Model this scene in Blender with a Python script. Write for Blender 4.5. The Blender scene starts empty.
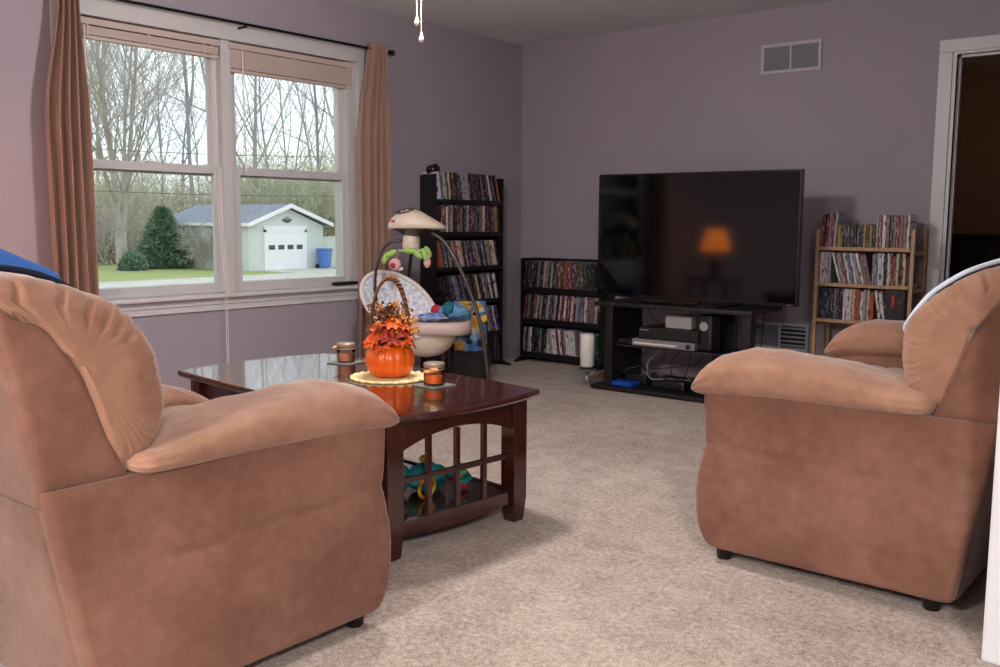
import bpy, bmesh, math, random
from mathutils import Vector, Matrix, Euler, noise
R = math.radians
PI = math.pi
rnd = random.Random(7)
S = bpy.context.scene
COL = S.collection

# ------------------------------------------------------------------ materials
MATS = {}
def lin(c):
    return tuple(((x/255)/12.92 if x/255 <= .04045 else ((x/255+.055)/1.055)**2.4) for x in c) + (1,)
def mat(name, rgb, rough=.6, metal=0, var=0, vscale=8, bump=0, bscale=200, sheen=0, spec=.5, coat=0, rgb2=None, emis=None, estr=0, stretch=None, coords='Object', detail=4):
    m = bpy.data.materials.new(name); m.use_nodes = True
    nt = m.node_tree; b = nt.nodes['Principled BSDF']
    b.inputs['Base Color'].default_value = lin(rgb)
    b.inputs['Roughness'].default_value = rough
    b.inputs['Metallic'].default_value = metal
    b.inputs['Specular IOR Level'].default_value = spec
    b.inputs['Coat Weight'].default_value = coat
    b.inputs['Sheen Weight'].default_value = sheen
    b.inputs['Sheen Roughness'].default_value = .4
    tc = nt.nodes.new('ShaderNodeTexCoord'); src = tc.outputs[coords]
    if stretch:
        mp = nt.nodes.new('ShaderNodeMapping'); mp.inputs['Scale'].default_value = stretch
        nt.links.new(src, mp.inputs['Vector']); src = mp.outputs['Vector']
    if var or rgb2:
        n = nt.nodes.new('ShaderNodeTexNoise'); n.inputs['Scale'].default_value = vscale; n.inputs['Detail'].default_value = detail
        nt.links.new(src, n.inputs['Vector'])
        r = nt.nodes.new('ShaderNodeValToRGB')
        r.color_ramp.elements[0].position = .32; r.color_ramp.elements[1].position = .68
        if rgb2: c1, c2 = lin(rgb), lin(rgb2)
        else:
            c1 = lin(tuple(max(0, x*(1-var)) for x in rgb)); c2 = lin(tuple(min(255, x*(1+var)) for x in rgb))
        r.color_ramp.elements[0].color = c1; r.color_ramp.elements[1].color = c2
        nt.links.new(n.outputs['Fac'], r.inputs['Fac']); nt.links.new(r.outputs['Color'], b.inputs['Base Color'])
    if bump:
        n2 = nt.nodes.new('ShaderNodeTexNoise'); n2.inputs['Scale'].default_value = bscale; n2.inputs['Detail'].default_value = 3
        nt.links.new(src, n2.inputs['Vector'])
        bp = nt.nodes.new('ShaderNodeBump'); bp.inputs['Strength'].default_value = bump; bp.inputs['Distance'].default_value = .004
        nt.links.new(n2.outputs['Fac'], bp.inputs['Height']); nt.links.new(bp.outputs['Normal'], b.inputs['Normal'])
    if emis:
        b.inputs['Emission Color'].default_value = lin(emis); b.inputs['Emission Strength'].default_value = estr
    MATS[name] = m
    return m

mat('wall_paint', (151, 142, 152), .75, bump=.08, bscale=300, var=.012, vscale=2)
mat('hall_paint', (150, 122, 104), .8)
mat('ceiling_paint', (212, 212, 216), .9, bump=.15, bscale=160)
mat('carpet', (168, 152, 138), .97, rgb2=(196, 180, 166), vscale=2.2, bump=1.0, bscale=260, sheen=.15, spec=.1, detail=15)
mat('trim_white', (200, 197, 199), .45)
mat('vinyl_white', (190, 188, 189), .4)
mat('post_white', (214, 216, 220), .4)
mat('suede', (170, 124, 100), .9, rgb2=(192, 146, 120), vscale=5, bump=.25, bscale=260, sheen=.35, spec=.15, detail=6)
mat('suede_shaded', (148, 104, 84), .9, rgb2=(172, 126, 103), vscale=4, bump=.25, bscale=260, sheen=.3, spec=.15, detail=6)  # same suede as the arms, shade on sides and frame put into the colour
mat('black_plastic', (16, 15, 16), .45)
mat('black_wood', (20, 17, 19), .42, var=.15, vscale=30)
mat('cherry', (48, 17, 14), .16, rgb2=(66, 24, 18), vscale=14, stretch=(1, 9, 9), coat=.5, spec=.6)
mat('curtain', (138, 108, 94), .85, rgb2=(158, 126, 110), vscale=90, stretch=(1, 1, .05), bump=.3, bscale=500, sheen=.3)
mat('rod_metal', (24, 22, 26), .35, metal=.6)
mat('blind', (186, 170, 162), .55)
mat('cord_white', (225, 215, 210), .6)
mat('oak', (182, 148, 112), .5, rgb2=(158, 122, 88), vscale=20, stretch=(12, 12, 1))
mat('pumpkin', (240, 110, 18), .28, rgb2=(226, 88, 12), vscale=6, coat=.3)
mat('wicker', (92, 58, 36), .8, rgb2=(130, 88, 56), vscale=60, bump=.6)
mat('leaf_orange', (206, 82, 22), .7, var=.2, vscale=40)
mat('leaf_red', (140, 34, 16), .7, var=.2, vscale=40)
mat('leaf_gold', (206, 136, 52), .7, var=.2, vscale=40)
mat('pine_cone', (78, 46, 30), .8, var=.3, vscale=40)
mat('seed', (40, 20, 12), .8)
mat('doily', (226, 206, 150), .9, var=.08, vscale=60, bump=.6, bscale=220)
mat('wax_orange', (232, 116, 24), .5)
mat('wax_tan', (200, 140, 104), .5)
mat('jar_lid', (170, 150, 134), .35, metal=.5)
mat('raffia', (214, 160, 96), .8)
mat('coaster', (120, 122, 112), .35)
mat('tv_screen', (4, 4, 5), .075, spec=.45)
mat('tv_frame', (10, 10, 11), .25)
mat('silver', (150, 150, 156), .35, metal=.6)
mat('grey_box', (150, 146, 146), .6)
mat('smoke_glass', (38, 38, 44), .12, spec=.6)
mat('blue_plastic', (20, 70, 170), .4)
mat('candle_white', (226, 220, 214), .5)
mat('vent_metal', (176, 172, 176), .5)
mat('vent_slat', (150, 154, 162), .5)
mat('vent_dark', (18, 17, 20), .9)
mat('baseboard', (150, 138, 146), .5)
mat('swing_cream', (206, 190, 172), .4)
mat('swing_tray', (190, 168, 160), .45)
mat('swing_tube', (66, 60, 60), .35, metal=.4)
mat('swing_fabric', (222, 226, 236), .9, rgb2=(168, 170, 186), vscale=45, bump=.3, detail=2)
mat('plush_green', (150, 190, 100), .95)
mat('plush_pink', (210, 160, 160), .95)
mat('plush_rose', (140, 60, 70), .9)
mat('plush_white', (215, 205, 200), .95)
mat('red_mark', (200, 40, 40), .5)
mat('blanket_teal', (20, 96, 112), .95)
mat('blanket_sky', (110, 160, 190), .95, rgb2=(60, 110, 160), vscale=30)
mat('blanket_white', (180, 190, 215), .95, rgb2=(60, 90, 170), vscale=22, detail=1)
mat('toy_yellow', (216, 160, 40), .7)
mat('toy_blue', (60, 100, 150), .8, rgb2=(110, 150, 180), vscale=25)
def voro():
    m = mat('mat_print', (60, 100, 150), .85); nt = m.node_tree; b = nt.nodes['Principled BSDF']
    tc = nt.nodes.new('ShaderNodeTexCoord'); v = nt.nodes.new('ShaderNodeTexVoronoi'); v.inputs['Scale'].default_value = 24
    sp = nt.nodes.new('ShaderNodeSeparateColor'); r = nt.nodes.new('ShaderNodeValToRGB'); r.color_ramp.interpolation = 'CONSTANT'; e = r.color_ramp.elements
    e[0].color = lin((70, 110, 160)); e[1].position = .3; e[1].color = lin((120, 165, 195))
    for q, c in ((.45, (214, 164, 50)), (.6, (34, 44, 66)), (.72, (70, 120, 170)), (.84, (196, 190, 170)), (.93, (190, 130, 40))): k = e.new(q); k.color = lin(c)
    nt.links.new(tc.outputs['Object'], v.inputs['Vector']); nt.links.new(v.outputs['Color'], sp.inputs['Color']); nt.links.new(sp.outputs['Red'], r.inputs['Fac']); nt.links.new(r.outputs['Color'], b.inputs['Base Color'])
voro()
mat('toy_red', (170, 30, 44), .8)
mat('toy_teal', (0, 112, 118), .75, rgb2=(10, 140, 140), vscale=30)
mat('towel_blue', (28, 92, 168), .95, bump=.6, bscale=260)
mat('towel_navy', (12, 18, 44), .95, bump=.6, bscale=260)
mat('throw_blue', (168, 188, 214), .95, bump=.5, bscale=260)
mat('throw_edge', (206, 220, 236), .9)
mat('lamp_base', (60, 40, 28), .4)
mat('shade', (240, 190, 130), .8, emis=(255, 130, 40), estr=8)
mat('fill_glass', (240, 235, 225), .4, emis=(255, 226, 196), estr=14)  # glow of the added fill fixtures behind the camera
mat('fan_bowl', (240, 235, 225), .4, emis=(255, 226, 196), estr=6)
mat('brass', (150, 110, 60), .3, metal=.9)
mat('fan_white', (200, 196, 190), .4)
mat('pendant', (235, 215, 195), .3)
# exterior
mat('grass', (132, 150, 88), .95, rgb2=(158, 164, 108), vscale=1.3, bump=.5, bscale=20, detail=8)
mat('asphalt', (186, 186, 178), .9, var=.06, vscale=2)
mat('siding', (202, 210, 206), .7)
mat('garage_white', (236, 236, 240), .6)
mat('gable_white', (216, 216, 222), .6)
mat('shingle', (128, 134, 148), .9, var=.08, vscale=3)
mat('dark_pane', (70, 76, 80), .2)
mat('bin_blue', (84, 124, 200), .5)
mat('bark', (172, 164, 156), .95, rgb2=(146, 140, 134), vscale=3)
mat('bark_far', (158, 156, 160), .95)  # haze over the far woods put into this pale grey
mat('conifer', (100, 132, 110), .9, rgb2=(126, 152, 122), vscale=1.5)
mat('shrub_green', (50, 84, 52), .9)
mat('brush', (192, 184, 174), .95, rgb2=(174, 166, 160), vscale=.4)  # lightened and greyed to stand for haze
mat('brush_green', (188, 190, 160), .95, rgb2=(172, 172, 152), vscale=.5)  # green paled for haze in the colour itself
mat('wire', (90, 90, 95), .6)

def layered(name, scales, cols, mixw, bump, bscale):
    # several noise layers added into one factor that drives a colour ramp
    m = MATS[name]; nt = m.node_tree; b = nt.nodes['Principled BSDF']; tc = nt.nodes.new('ShaderNodeTexCoord'); acc = None
    for s_, w_ in zip(scales, mixw):
        n = nt.nodes.new('ShaderNodeTexNoise'); n.inputs['Scale'].default_value = s_; n.inputs['Detail'].default_value = 3; nt.links.new(tc.outputs['Object'], n.inputs['Vector'])
        k = nt.nodes.new('ShaderNodeMath'); k.operation = 'MULTIPLY_ADD'; k.inputs[1].default_value = w_; k.inputs[2].default_value = -.5*w_
        nt.links.new(n.outputs['Fac'], k.inputs[0])
        if acc is None: acc = k.outputs[0]
        else:
            a = nt.nodes.new('ShaderNodeMath'); a.operation = 'ADD'; nt.links.new(acc, a.inputs[0]); nt.links.new(k.outputs[0], a.inputs[1]); acc = a.outputs[0]
    a = nt.nodes.new('ShaderNodeMath'); a.operation = 'ADD'; a.inputs[1].default_value = .5; nt.links.new(acc, a.inputs[0])
    r = nt.nodes.new('ShaderNodeValToRGB'); e = r.color_ramp.elements; e[0].position = 0; e[0].color = lin(cols[0]); e[1].position = 1; e[1].color = lin(cols[-1])
    k = e.new(.5); k.color = lin(cols[1])
    nt.links.new(a.outputs[0], r.inputs['Fac']); nt.links.new(r.outputs['Color'], b.inputs['Base Color'])
layered('carpet', (1.4, 9, 55, 190), ((100, 84, 75), (173, 157, 145), (218, 204, 193)), (.5, .5, .9, 1.3), 0, 0)
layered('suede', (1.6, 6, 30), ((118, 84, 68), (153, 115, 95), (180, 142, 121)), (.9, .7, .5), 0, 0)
layered('suede_shaded', (1.3, 5, 30), ((88, 59, 48), (118, 83, 69), (144, 106, 90)), (.9, .8, .5), 0, 0)
def siding_lines(m, freq, axis='Z', depth=.02, strength=.5):
    nt = m.node_tree; b = nt.nodes['Principled BSDF']
    tc = nt.nodes.new('ShaderNodeTexCoord'); w = nt.nodes.new('ShaderNodeTexWave'); w.bands_direction = axis; w.wave_profile = 'SAW'
    w.inputs['Scale'].default_value = freq
    bp = nt.nodes.new('ShaderNodeBump'); bp.inputs['Distance'].default_value = depth; bp.inputs['Strength'].default_value = strength
    nt.links.new(tc.outputs['Object'], w.inputs['Vector']); nt.links.new(w.outputs['Fac'], bp.inputs['Height']); nt.links.new(bp.outputs['Normal'], b.inputs['Normal'])
siding_lines(MATS['garage_white'], 1.2)
siding_lines(MATS['gable_white'], 3)

def glass_mat(name, tint=(1, 1, 1, 1), gl=.08, haze=0):
    m = bpy.data.materials.new(name); m.use_nodes = True; nt = m.node_tree; nt.nodes.clear()
    o = nt.nodes.new('ShaderNodeOutputMaterial'); t = nt.nodes.new('ShaderNodeBsdfTransparent'); g = nt.nodes.new('ShaderNodeBsdfGlossy')
    t.inputs['Color'].default_value = tint; g.inputs['Roughness'].default_value = .02
    f = nt.nodes.new('ShaderNodeFresnel'); f.inputs['IOR'].default_value = 1.45
    mx = nt.nodes.new('ShaderNodeMixShader')
    nt.links.new(f.outputs[0], mx.inputs[0]); nt.links.new(t.outputs[0], mx.inputs[1]); nt.links.new(g.outputs[0], mx.inputs[2])
    nt.links.new(mx.outputs[0], o.inputs['Surface'])
    MATS[name] = m
glass_mat('pane', (.93, .96, .96, 1))
glass_mat('jar_glass', (.93, .9, .86, 1))

def spine_mat(name, c1, c2, c3):
    """printed spine: base colour, title marks and a band, different on each case"""
    m = bpy.data.materials.new(name); m.use_nodes = True; nt = m.node_tree; b = nt.nodes['Principled BSDF']
    b.inputs['Roughness'].default_value = .35
    tc = nt.nodes.new('ShaderNodeTexCoord'); oi = nt.nodes.new('ShaderNodeObjectInfo')
    ad = nt.nodes.new('ShaderNodeVectorMath'); ad.operation = 'MULTIPLY_ADD'
    cmb = nt.nodes.new('ShaderNodeCombineXYZ')
    mm = nt.nodes.new('ShaderNodeMath'); mm.operation = 'MULTIPLY'; mm.inputs[1].default_value = 91.7
    nt.links.new(oi.outputs['Random'], mm.inputs[0]); nt.links.new(mm.outputs[0], cmb.inputs['Z'])
    ad.inputs[1].default_value = (1.5, 0, 26)
    nt.links.new(tc.outputs['Object'], ad.inputs[0]); nt.links.new(cmb.outputs[0], ad.inputs[2])
    n = nt.nodes.new('ShaderNodeTexNoise'); n.inputs['Scale'].default_value = 1.0; n.inputs['Detail'].default_value = 3
    nt.links.new(ad.outputs[0], n.inputs['Vector'])
    r = nt.nodes.new('ShaderNodeValToRGB'); r.color_ramp.interpolation = 'CONSTANT'
    e = r.color_ramp.elements; e[0].position = 0; e[0].color = lin(c1); e[1].position = .57; e[1].color = lin(c2)
    k = e.new(.66); k.color = lin(c3); k = e.new(.44); k.color = lin(tuple(x*.75 for x in c1)); k = e.new(.47); k.color = lin(c1)
    nt.links.new(n.outputs['Fac'], r.inputs['Fac']); nt.links.new(r.outputs['Color'], b.inputs['Base Color'])
    MATS[name] = m
SPINES = [('black', (24, 22, 26), (120, 110, 112), (60, 40, 44)), ('black', (20, 19, 21), (70, 66, 70), (140, 40, 40)), ('charcoal', (52, 48, 54), (150, 140, 140), (30, 30, 34)),
          ('white', (205, 200, 202), (60, 56, 70), (150, 40, 44)), ('silver', (150, 146, 152), (70, 66, 74), (190, 184, 184)), ('dark blue', (36, 48, 84), (130, 140, 164), (20, 24, 40)),
          ('slate blue', (84, 98, 122), (170, 170, 176), (30, 34, 48)), ('red', (116, 42, 44), (190, 170, 160), (40, 16, 18)), ('brown', (88, 58, 46), (170, 140, 110), (40, 26, 22)),
          ('rosy grey', (128, 100, 104), (60, 44, 50), (180, 160, 160)), ('orange', (160, 84, 54), (60, 34, 26), (200, 160, 120)), ('cream', (186, 170, 148), (110, 60, 50), (60, 50, 50)),
          ('dark green', (34, 64, 52), (130, 150, 120), (18, 26, 22)), ('mustard', (160, 122, 50), (60, 46, 30), (190, 170, 120)), ('purple', (70, 50, 86), (150, 130, 160), (30, 22, 40)), ('dark red', (84, 28, 32), (150, 110, 110), (30, 14, 16))]
for i, s in enumerate(SPINES): spine_mat('spine_%d' % i, *s[1:])

# ------------------------------------------------------------------ helpers
def wm(o):
    m = Matrix.Identity(4)
    while o is not None:
        m = Matrix.LocRotScale(o.location, o.rotation_euler, o.scale) @ m
        o = o.parent
    return m
def tag(o, label=None, cat=None, group=None, kind=None):
    if label: o['label'] = label
    if cat: o['category'] = cat
    if group: o['group'] = group
    if kind: o['kind'] = kind
    return o
def thing(name, label, cat, loc=(0, 0, 0), rz=0, group=None):
    o = bpy.data.objects.new(name, None); COL.objects.link(o); o.empty_display_size = .1
    o.location = loc; o.rotation_euler = (0, 0, rz)
    return tag(o, label, cat, group)
class MB:
    def __init__(s): s.v = []; s.f = []
    def add(s, vs, fs, M=None):
        k = len(s.v)
        s.v += [tuple(M @ Vector(p)) if M else tuple(p) for p in vs]
        s.f += [tuple(i+k for i in f) for f in fs]
        return s
    def box(s, x0, x1, y0, y1, z0, z1, M=None, b=0):
        if b <= 0:
            v = [(x, y, z) for z in (z0, z1) for y in (y0, y1) for x in (x0, x1)]
            return s.add(v, [(0, 2, 3, 1), (4, 5, 7, 6), (0, 1, 5, 4), (1, 3, 7, 5), (3, 2, 6, 7), (2, 0, 4, 6)], M)
        bm = bmesh.new(); bmesh.ops.create_cube(bm, size=1)
        for v in bm.verts: v.co = ((x0+x1)/2+v.co.x*(x1-x0), (y0+y1)/2+v.co.y*(y1-y0), (z0+z1)/2+v.co.z*(z1-z0))
        b = min(b, .49*min(abs(x1-x0), abs(y1-y0), abs(z1-z0)))
        bmesh.ops.bevel(bm, geom=bm.edges[:], offset=b, segments=2, affect='EDGES', profile=.6)
        bm.verts.index_update()
        s.add([v.co.copy() for v in bm.verts], [[v.index for v in f.verts] for f in bm.faces], M); bm.free(); return s
    def loft(s, loops, cap0=True, cap1=True, closed=True, M=None):
        n = len(loops[0]); vs = [p for l in loops for p in l]; fs = []
        for i in range(len(loops)-1):
            for j in range(n if closed else n-1):
                a = i*n+j; b_ = i*n+(j+1) % n
                fs.append((a, b_, b_+n, a+n))
        if closed and cap0: fs.append(tuple(range(n-1, -1, -1)))
        if closed and cap1: fs.append(tuple((len(loops)-1)*n+j for j in range(n)))
        return s.add(vs, fs, M)
    def lathe(s, prof, c=(0, 0, 0), n=24, M=None, cap=True, fn=None):
        loops = []
        for r, z in prof:
            l = []
            for j in range(n):
                a = 2*PI*j/n; q = fn(a) if fn else 1
                l.append((c[0]+r*q*math.cos(a), c[1]+r*q*math.sin(a), c[2]+z))
            loops.append(l)
        return s.loft(loops, cap, cap, True, M)
    def cyl(s, p, q, r, r2=None, n=12):
        return s.tube([p, q], r, n=n, r2=r2)
    def tube(s, pts, r, n=8, r2=None, rs=None, cap=True, closed=False):
        P = [Vector(p) for p in pts]; loops = []; up = None
        for i, p in enumerate(P):
            if closed: t = P[(i+1) % len(P)]-P[i-1]
            else: t = P[min(i+1, len(P)-1)]-P[max(i-1, 0)]
            t.normalize()
            if up is None: up = t.orthogonal().normalized()
            else: up = (up-t*up.dot(t)).normalized()
            w = t.cross(up)
            rr = rs[i] if rs else (r if r2 is None else r+(r2-r)*i/max(1, len(P)-1))
            loops.append([tuple(p+rr*(math.cos(2*PI*j/n)*up+math.sin(2*PI*j/n)*w)) for j in range(n)])
        if closed: loops.append(loops[0]); cap = False
        return s.loft(loops, cap, cap)
    def ball(s, c, r, nu=16, nv=10, sc=(1, 1, 1), fn=None, M=None):
        loops = []
        for i in range(nv+1):
            th = PI*(i+.0001)/(nv+.0002); l = []
            for j in range(nu):
                ph = 2*PI*j/nu; d = Vector((math.sin(th)*math.cos(ph), math.sin(th)*math.sin(ph), -math.cos(th)))
                q = r*(fn(d) if fn else 1)
                l.append((c[0]+d.x*q*sc[0], c[1]+d.y*q*sc[1], c[2]+d.z*q*sc[2]))
            loops.append(l)
        return s.loft(loops, True, True, True, M)
    def prism(s, poly, y0, y1, M=None, ax='y'):
        """poly in (x,z) extruded along y (or (y,z) along x, (x,y) along z)"""
        g = {'y': lambda a, b, t: (a, t, b), 'x': lambda a, b, t: (t, a, b), 'z': lambda a, b, t: (a, b, t)}[ax]
        return s.loft([[g(a, b, y0) for a, b in poly], [g(a, b, y1) for a, b in poly]], True, True, True, M)
    def build(s, name, m, parent=None, world=False, smooth=None, sub=0, solid=0, bevel=0, data=False):
        me = bpy.data.meshes.new(name)
        vs = s.v
        if world and parent is not None:
            inv = wm(parent).inverted(); vs = [tuple(inv @ Vector(p)) for p in vs]
        me.from_pydata(vs, [], s.f); me.update()
        bm = bmesh.new(); bm.from_mesh(me)
        bmesh.ops.recalc_face_normals(bm, faces=bm.faces); bm.to_mesh(me); bm.free()
        me.materials.append(MATS[m])
        if smooth is not None:
            if smooth >= 180:
                me.polygons.foreach_set('use_smooth', [True]*len(me.polygons))
            else:
                me.polygons.foreach_set('use_smooth', [True]*len(me.polygons)); me.set_sharp_from_angle(angle=R(smooth))
        if data: return me
        o = bpy.data.objects.new(name, me); COL.objects.link(o)
        if parent is not None: o.parent = parent
        if bevel:
            d = o.modifiers.new('b', 'BEVEL'); d.width = bevel; d.segments = 2; d.limit_method = 'ANGLE'
        if solid:
            d = o.modifiers.new('s', 'SOLIDIFY'); d.thickness = solid; d.offset = 0
        if sub:
            d = o.modifiers.new('u', 'SUBSURF'); d.levels = sub; d.render_levels = sub
        return o
def copy_tree(o, parent=None):
    kids = [c for c in bpy.data.objects if c.parent == o]
    c = o.copy(); COL.objects.link(c); c.parent = parent
    for k in kids: copy_tree(k, c)
    return c
def struct(name, mb, m, **k):
    o = mb.build(name, m, **k); o['kind'] = 'structure'; return o
def smooth_path(pts, n=8, closed=False):
    P = [Vector(p) for p in pts]; out = []; L = len(P)
    rng = range(L) if closed else range(L-1)
    for i in rng:
        p0 = P[(i-1) % L] if closed or i > 0 else P[0]; p1 = P[i]; p2 = P[(i+1) % L]; p3 = P[(i+2) % L] if closed or i+2 < L else P[-1]
        for k in range(n):
            t = k/n
            out.append(.5*((2*p1)+(-p0+p2)*t+(2*p0-5*p1+4*p2-p3)*t*t+(-p0+3*p1-3*p2+p3)*t**3))
    if not closed: out.append(P[-1])
    return out
def interp(tab, x):
    if x <= tab[0][0]: return tab[0][1]
    for (a, b), (c, d) in zip(tab, tab[1:]):
        if x <= c:
            t = (x-a)/(c-a); return b+(d-b)*t
    return tab[-1][1]
def sm(t): t = max(0, min(1, t)); return t*t*(3-2*t)
def sheet(fn, nu, nv):
    mb = MB(); vs = [tuple(fn(i/nu, j/nv)) for j in range(nv+1) for i in range(nu+1)]
    fs = [(j*(nu+1)+i, j*(nu+1)+i+1, (j+1)*(nu+1)+i+1, (j+1)*(nu+1)+i) for j in range(nv) for i in range(nu)]
    return mb.add(vs, fs)

# ------------------------------------------------------------------ room shell
D = 5.977; H = 2.44
struct('floor', MB().box(-.12, 7.2, -3, D+.01, -.1, 0).box(2.0, 7.2, D+.01, 9.3, -.1, 0), 'carpet')
struct('ceiling', MB().box(-.12, 7.2, -3, 9.3, H, H+.1), 'ceiling_paint')
WY0, WY1, WZ0, WZ1 = 2.34, 4.245, .655, 2.085
struct('wall_left', MB().box(-.14, 0, -3, WY0-.02, 0, H).box(-.14, 0, WY1+.02, D+.14, 0, H).box(-.14, 0, WY0-.02, WY1+.02, 0, WZ0-.022).box(-.14, 0, WY0-.02, WY1+.02, WZ1+.02, H), 'wall_paint')
DX0, DX1, DZ = 3.165, 3.99, 2.045
struct('wall_back', MB().box(0, DX0, D, D+.12, 0, H).box(DX1, 4.42, D, D+.12, 0, H).box(DX0, DX1, D, D+.12, DZ, H), 'wall_paint')
struct('wall_right', MB().box(4.31, 4.42, 2.6, D, 0, H), 'wall_paint')
struct('wall_front', MB().box(0, 7.2, -3.1, -3, 0, H), 'wall_paint')
struct('wall_side', MB().box(7.1, 7.2, -3, 9.3, 0, H).box(4.42, 7.1, 2.6, 2.7, 0, H), 'wall_paint')
struct('wall_hall', MB().box(1.9, 2.0, D+.12, 9.3, 0, H).box(2.0, 7.1, 9.2, 9.3, 0, H).box(4.42, 4.52, D, 9.2, 0, H), 'hall_paint')
struct('trim_1', MB().box(4.185, 4.43, 2.50, 2.60, 0, H, b=.008), 'post_white')
# door casing of the opening in the back wall (no leaf in it)
dr = MB()
for x0, x1, y in ((3.07, 3.145, D-.018), (4.01, 4.085, D-.018)):
    dr.box(x0, x1, y, D, 0, 2.06, b=.004)
dr.box(3.07, 4.085, D-.018, D, 2.06, 2.13, b=.004)
for x0, x1 in ((3.145, 3.165), (3.99, 4.01)): dr.box(x0, x1, D-.008, D+.12, 0, 2.045)
dr.box(3.145, 4.01, D-.008, D+.12, 2.045, 2.06)
dr.box(3.165, 3.18, D+.03, D+.06, 0, 2.045).box(3.165, 3.99, D+.03, D+.06, 2.03, 2.045)
struct('door_1', dr, 'trim_white')
bb = lambda: MB()
struct('baseboard_back', MB().box(0, 3.07, D-.014, D, 0, .085).box(0, 3.07, D-.009, D, .085, .1), 'baseboard')
struct('baseboard_left', MB().box(0, .014, 0, D, 0, .085).box(0, .009, 0, D, .085, .1), 'baseboard')
struct('baseboard_right', MB().box(4.296, 4.31, 2.6, D, 0, .085), 'baseboard')

# window: casing, sill, apron, two double hung units
w = struct('window_1', MB()
    .box(-.14, .018, 2.275, WY0, .62, 2.19, b=.003).box(-.14, .018, WY1, 4.30, .62, 2.19, b=.003).box(-.14, .018, WY0-.01, WY1+.01, WZ1, 2.19, b=.003)
    .box(-.14, -.012, 3.24, 3.305, WZ0, WZ1, b=.003)
    .box(-.14, -.015, WY0, 2.372, WZ0, WZ1, b=.003).box(-.14, -.015, 4.172, WY1, WZ0, WZ1, b=.003)
    .box(-.14, -.09, WY0, WY1, WZ0, .675).box(-.14, -.09, WY0, WY1, 2.055, WZ1), 'vinyl_white')
MB().box(-.145, -.005, WY0-.015, WY1+.015, .630, .6612).box(-.01, .062, 2.24, 4.335, .640, .662, b=.006).build('sill', 'trim_white', w)
MB().box(-.01, .022, 2.275, 4.30, .60, .64, b=.003).box(-.01, .014, 2.275, 4.30, .565, .60, b=.003).build('apron', 'trim_white', w)
def sash(y0, y1, z0, z1, x, nm, g):
    s_ = MB(); t = .03
    gy0, gy1, gz0, gz1 = g
    s_.box(x-t, x, y0, gy0, z0, z1, b=.003).box(x-t, x, gy1, y1, z0, z1, b=.003).box(x-t, x, gy0, gy1, z0, gz0, b=.003).box(x-t, x, gy0, gy1, gz1, z1, b=.003)
    f = s_.build(nm, 'vinyl_white', w)
    MB().box(x-.018, x-.014, gy0-.005, gy1+.005, gz0-.005, gz1+.005).build('pane', 'pane', f)
for (a, b_, g0, g1) in ((2.365, 3.245, 2.41, 3.185), (3.30, 4.18, 3.362, 4.142)):
    sash(a, b_, 1.325, 2.07, -.060, 'upper_sash', (g0, g1, 1.385, 2.03))
    sash(a, b_, .665, 1.378, -.028, 'lower_sash', (g0, g1, .718, 1.337))
    MB().box(-.055, -.028, (a+b_)/2-.025, (a+b_)/2+.025, 1.378, 1.39, b=.003).build('sash_lock', 'vinyl_white', w)
# raised mini blinds
for (y0, y1, zb, lab) in ((2.36, 3.232, 1.975, 'raised beige mini blind over the left window sash'), (3.292, 4.225, 1.915, 'raised beige mini blind over the right window sash')):
    t = thing('window_blind', lab, 'blind', (-.01, (y0+y1)/2, 2.05), group='mini blinds in the window')
    MB().box(-.042, -.004, y0, y1, 2.045, 2.078, b=.003).build('headrail', 'blind', t, world=True)
    st = MB(); z = zb+.022; k = 0
    while z < 2.038:
        st.box(-.040, -.010, y0+.008, y1-.008, z, z+.0037, M=Matrix.Rotation(0, 4, 'X')); z += .0042; k += 1
    st.build('slat_stack', 'blind', t, world=True)
    MB().box(-.041, -.009, y0+.006, y1-.006, zb, zb+.018, b=.004).build('bottom_rail', 'blind', t, world=True)
    for q in (.12, .5, .88):
        y = y0+(y1-y0)*q
        MB().box(-.0045, -.0035, y-.006, y+.006, zb, 2.05).build('ladder_tape', 'blind', t, world=True)
    c = y1-.06
    MB().tube([(.004, c, 2.05), (.004, c-.004, 1.4), (.07 if y1 < 3.5 else .005, c, .70), (.07 if y1 < 3.5 else .005, c, .2 if y1 < 3.5 else .72)], .0016, n=5).tube([(.006, c+.012, 2.05), (.006, c+.02, 1.4), (.07 if y1 < 3.5 else .006, c+.012, .72), (.07 if y1 < 3.5 else .006, c+.01, .2 if y1 < 3.5 else .74)], .0016, n=5).build('lift_cord', 'cord_white', t, world=True)
    MB().tube([(.006, y0+.08, 2.04), (.008, y0+.085, 1.35)], .004, n=6).build('tilt_wand', 'cord_white', t, world=True)

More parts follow.
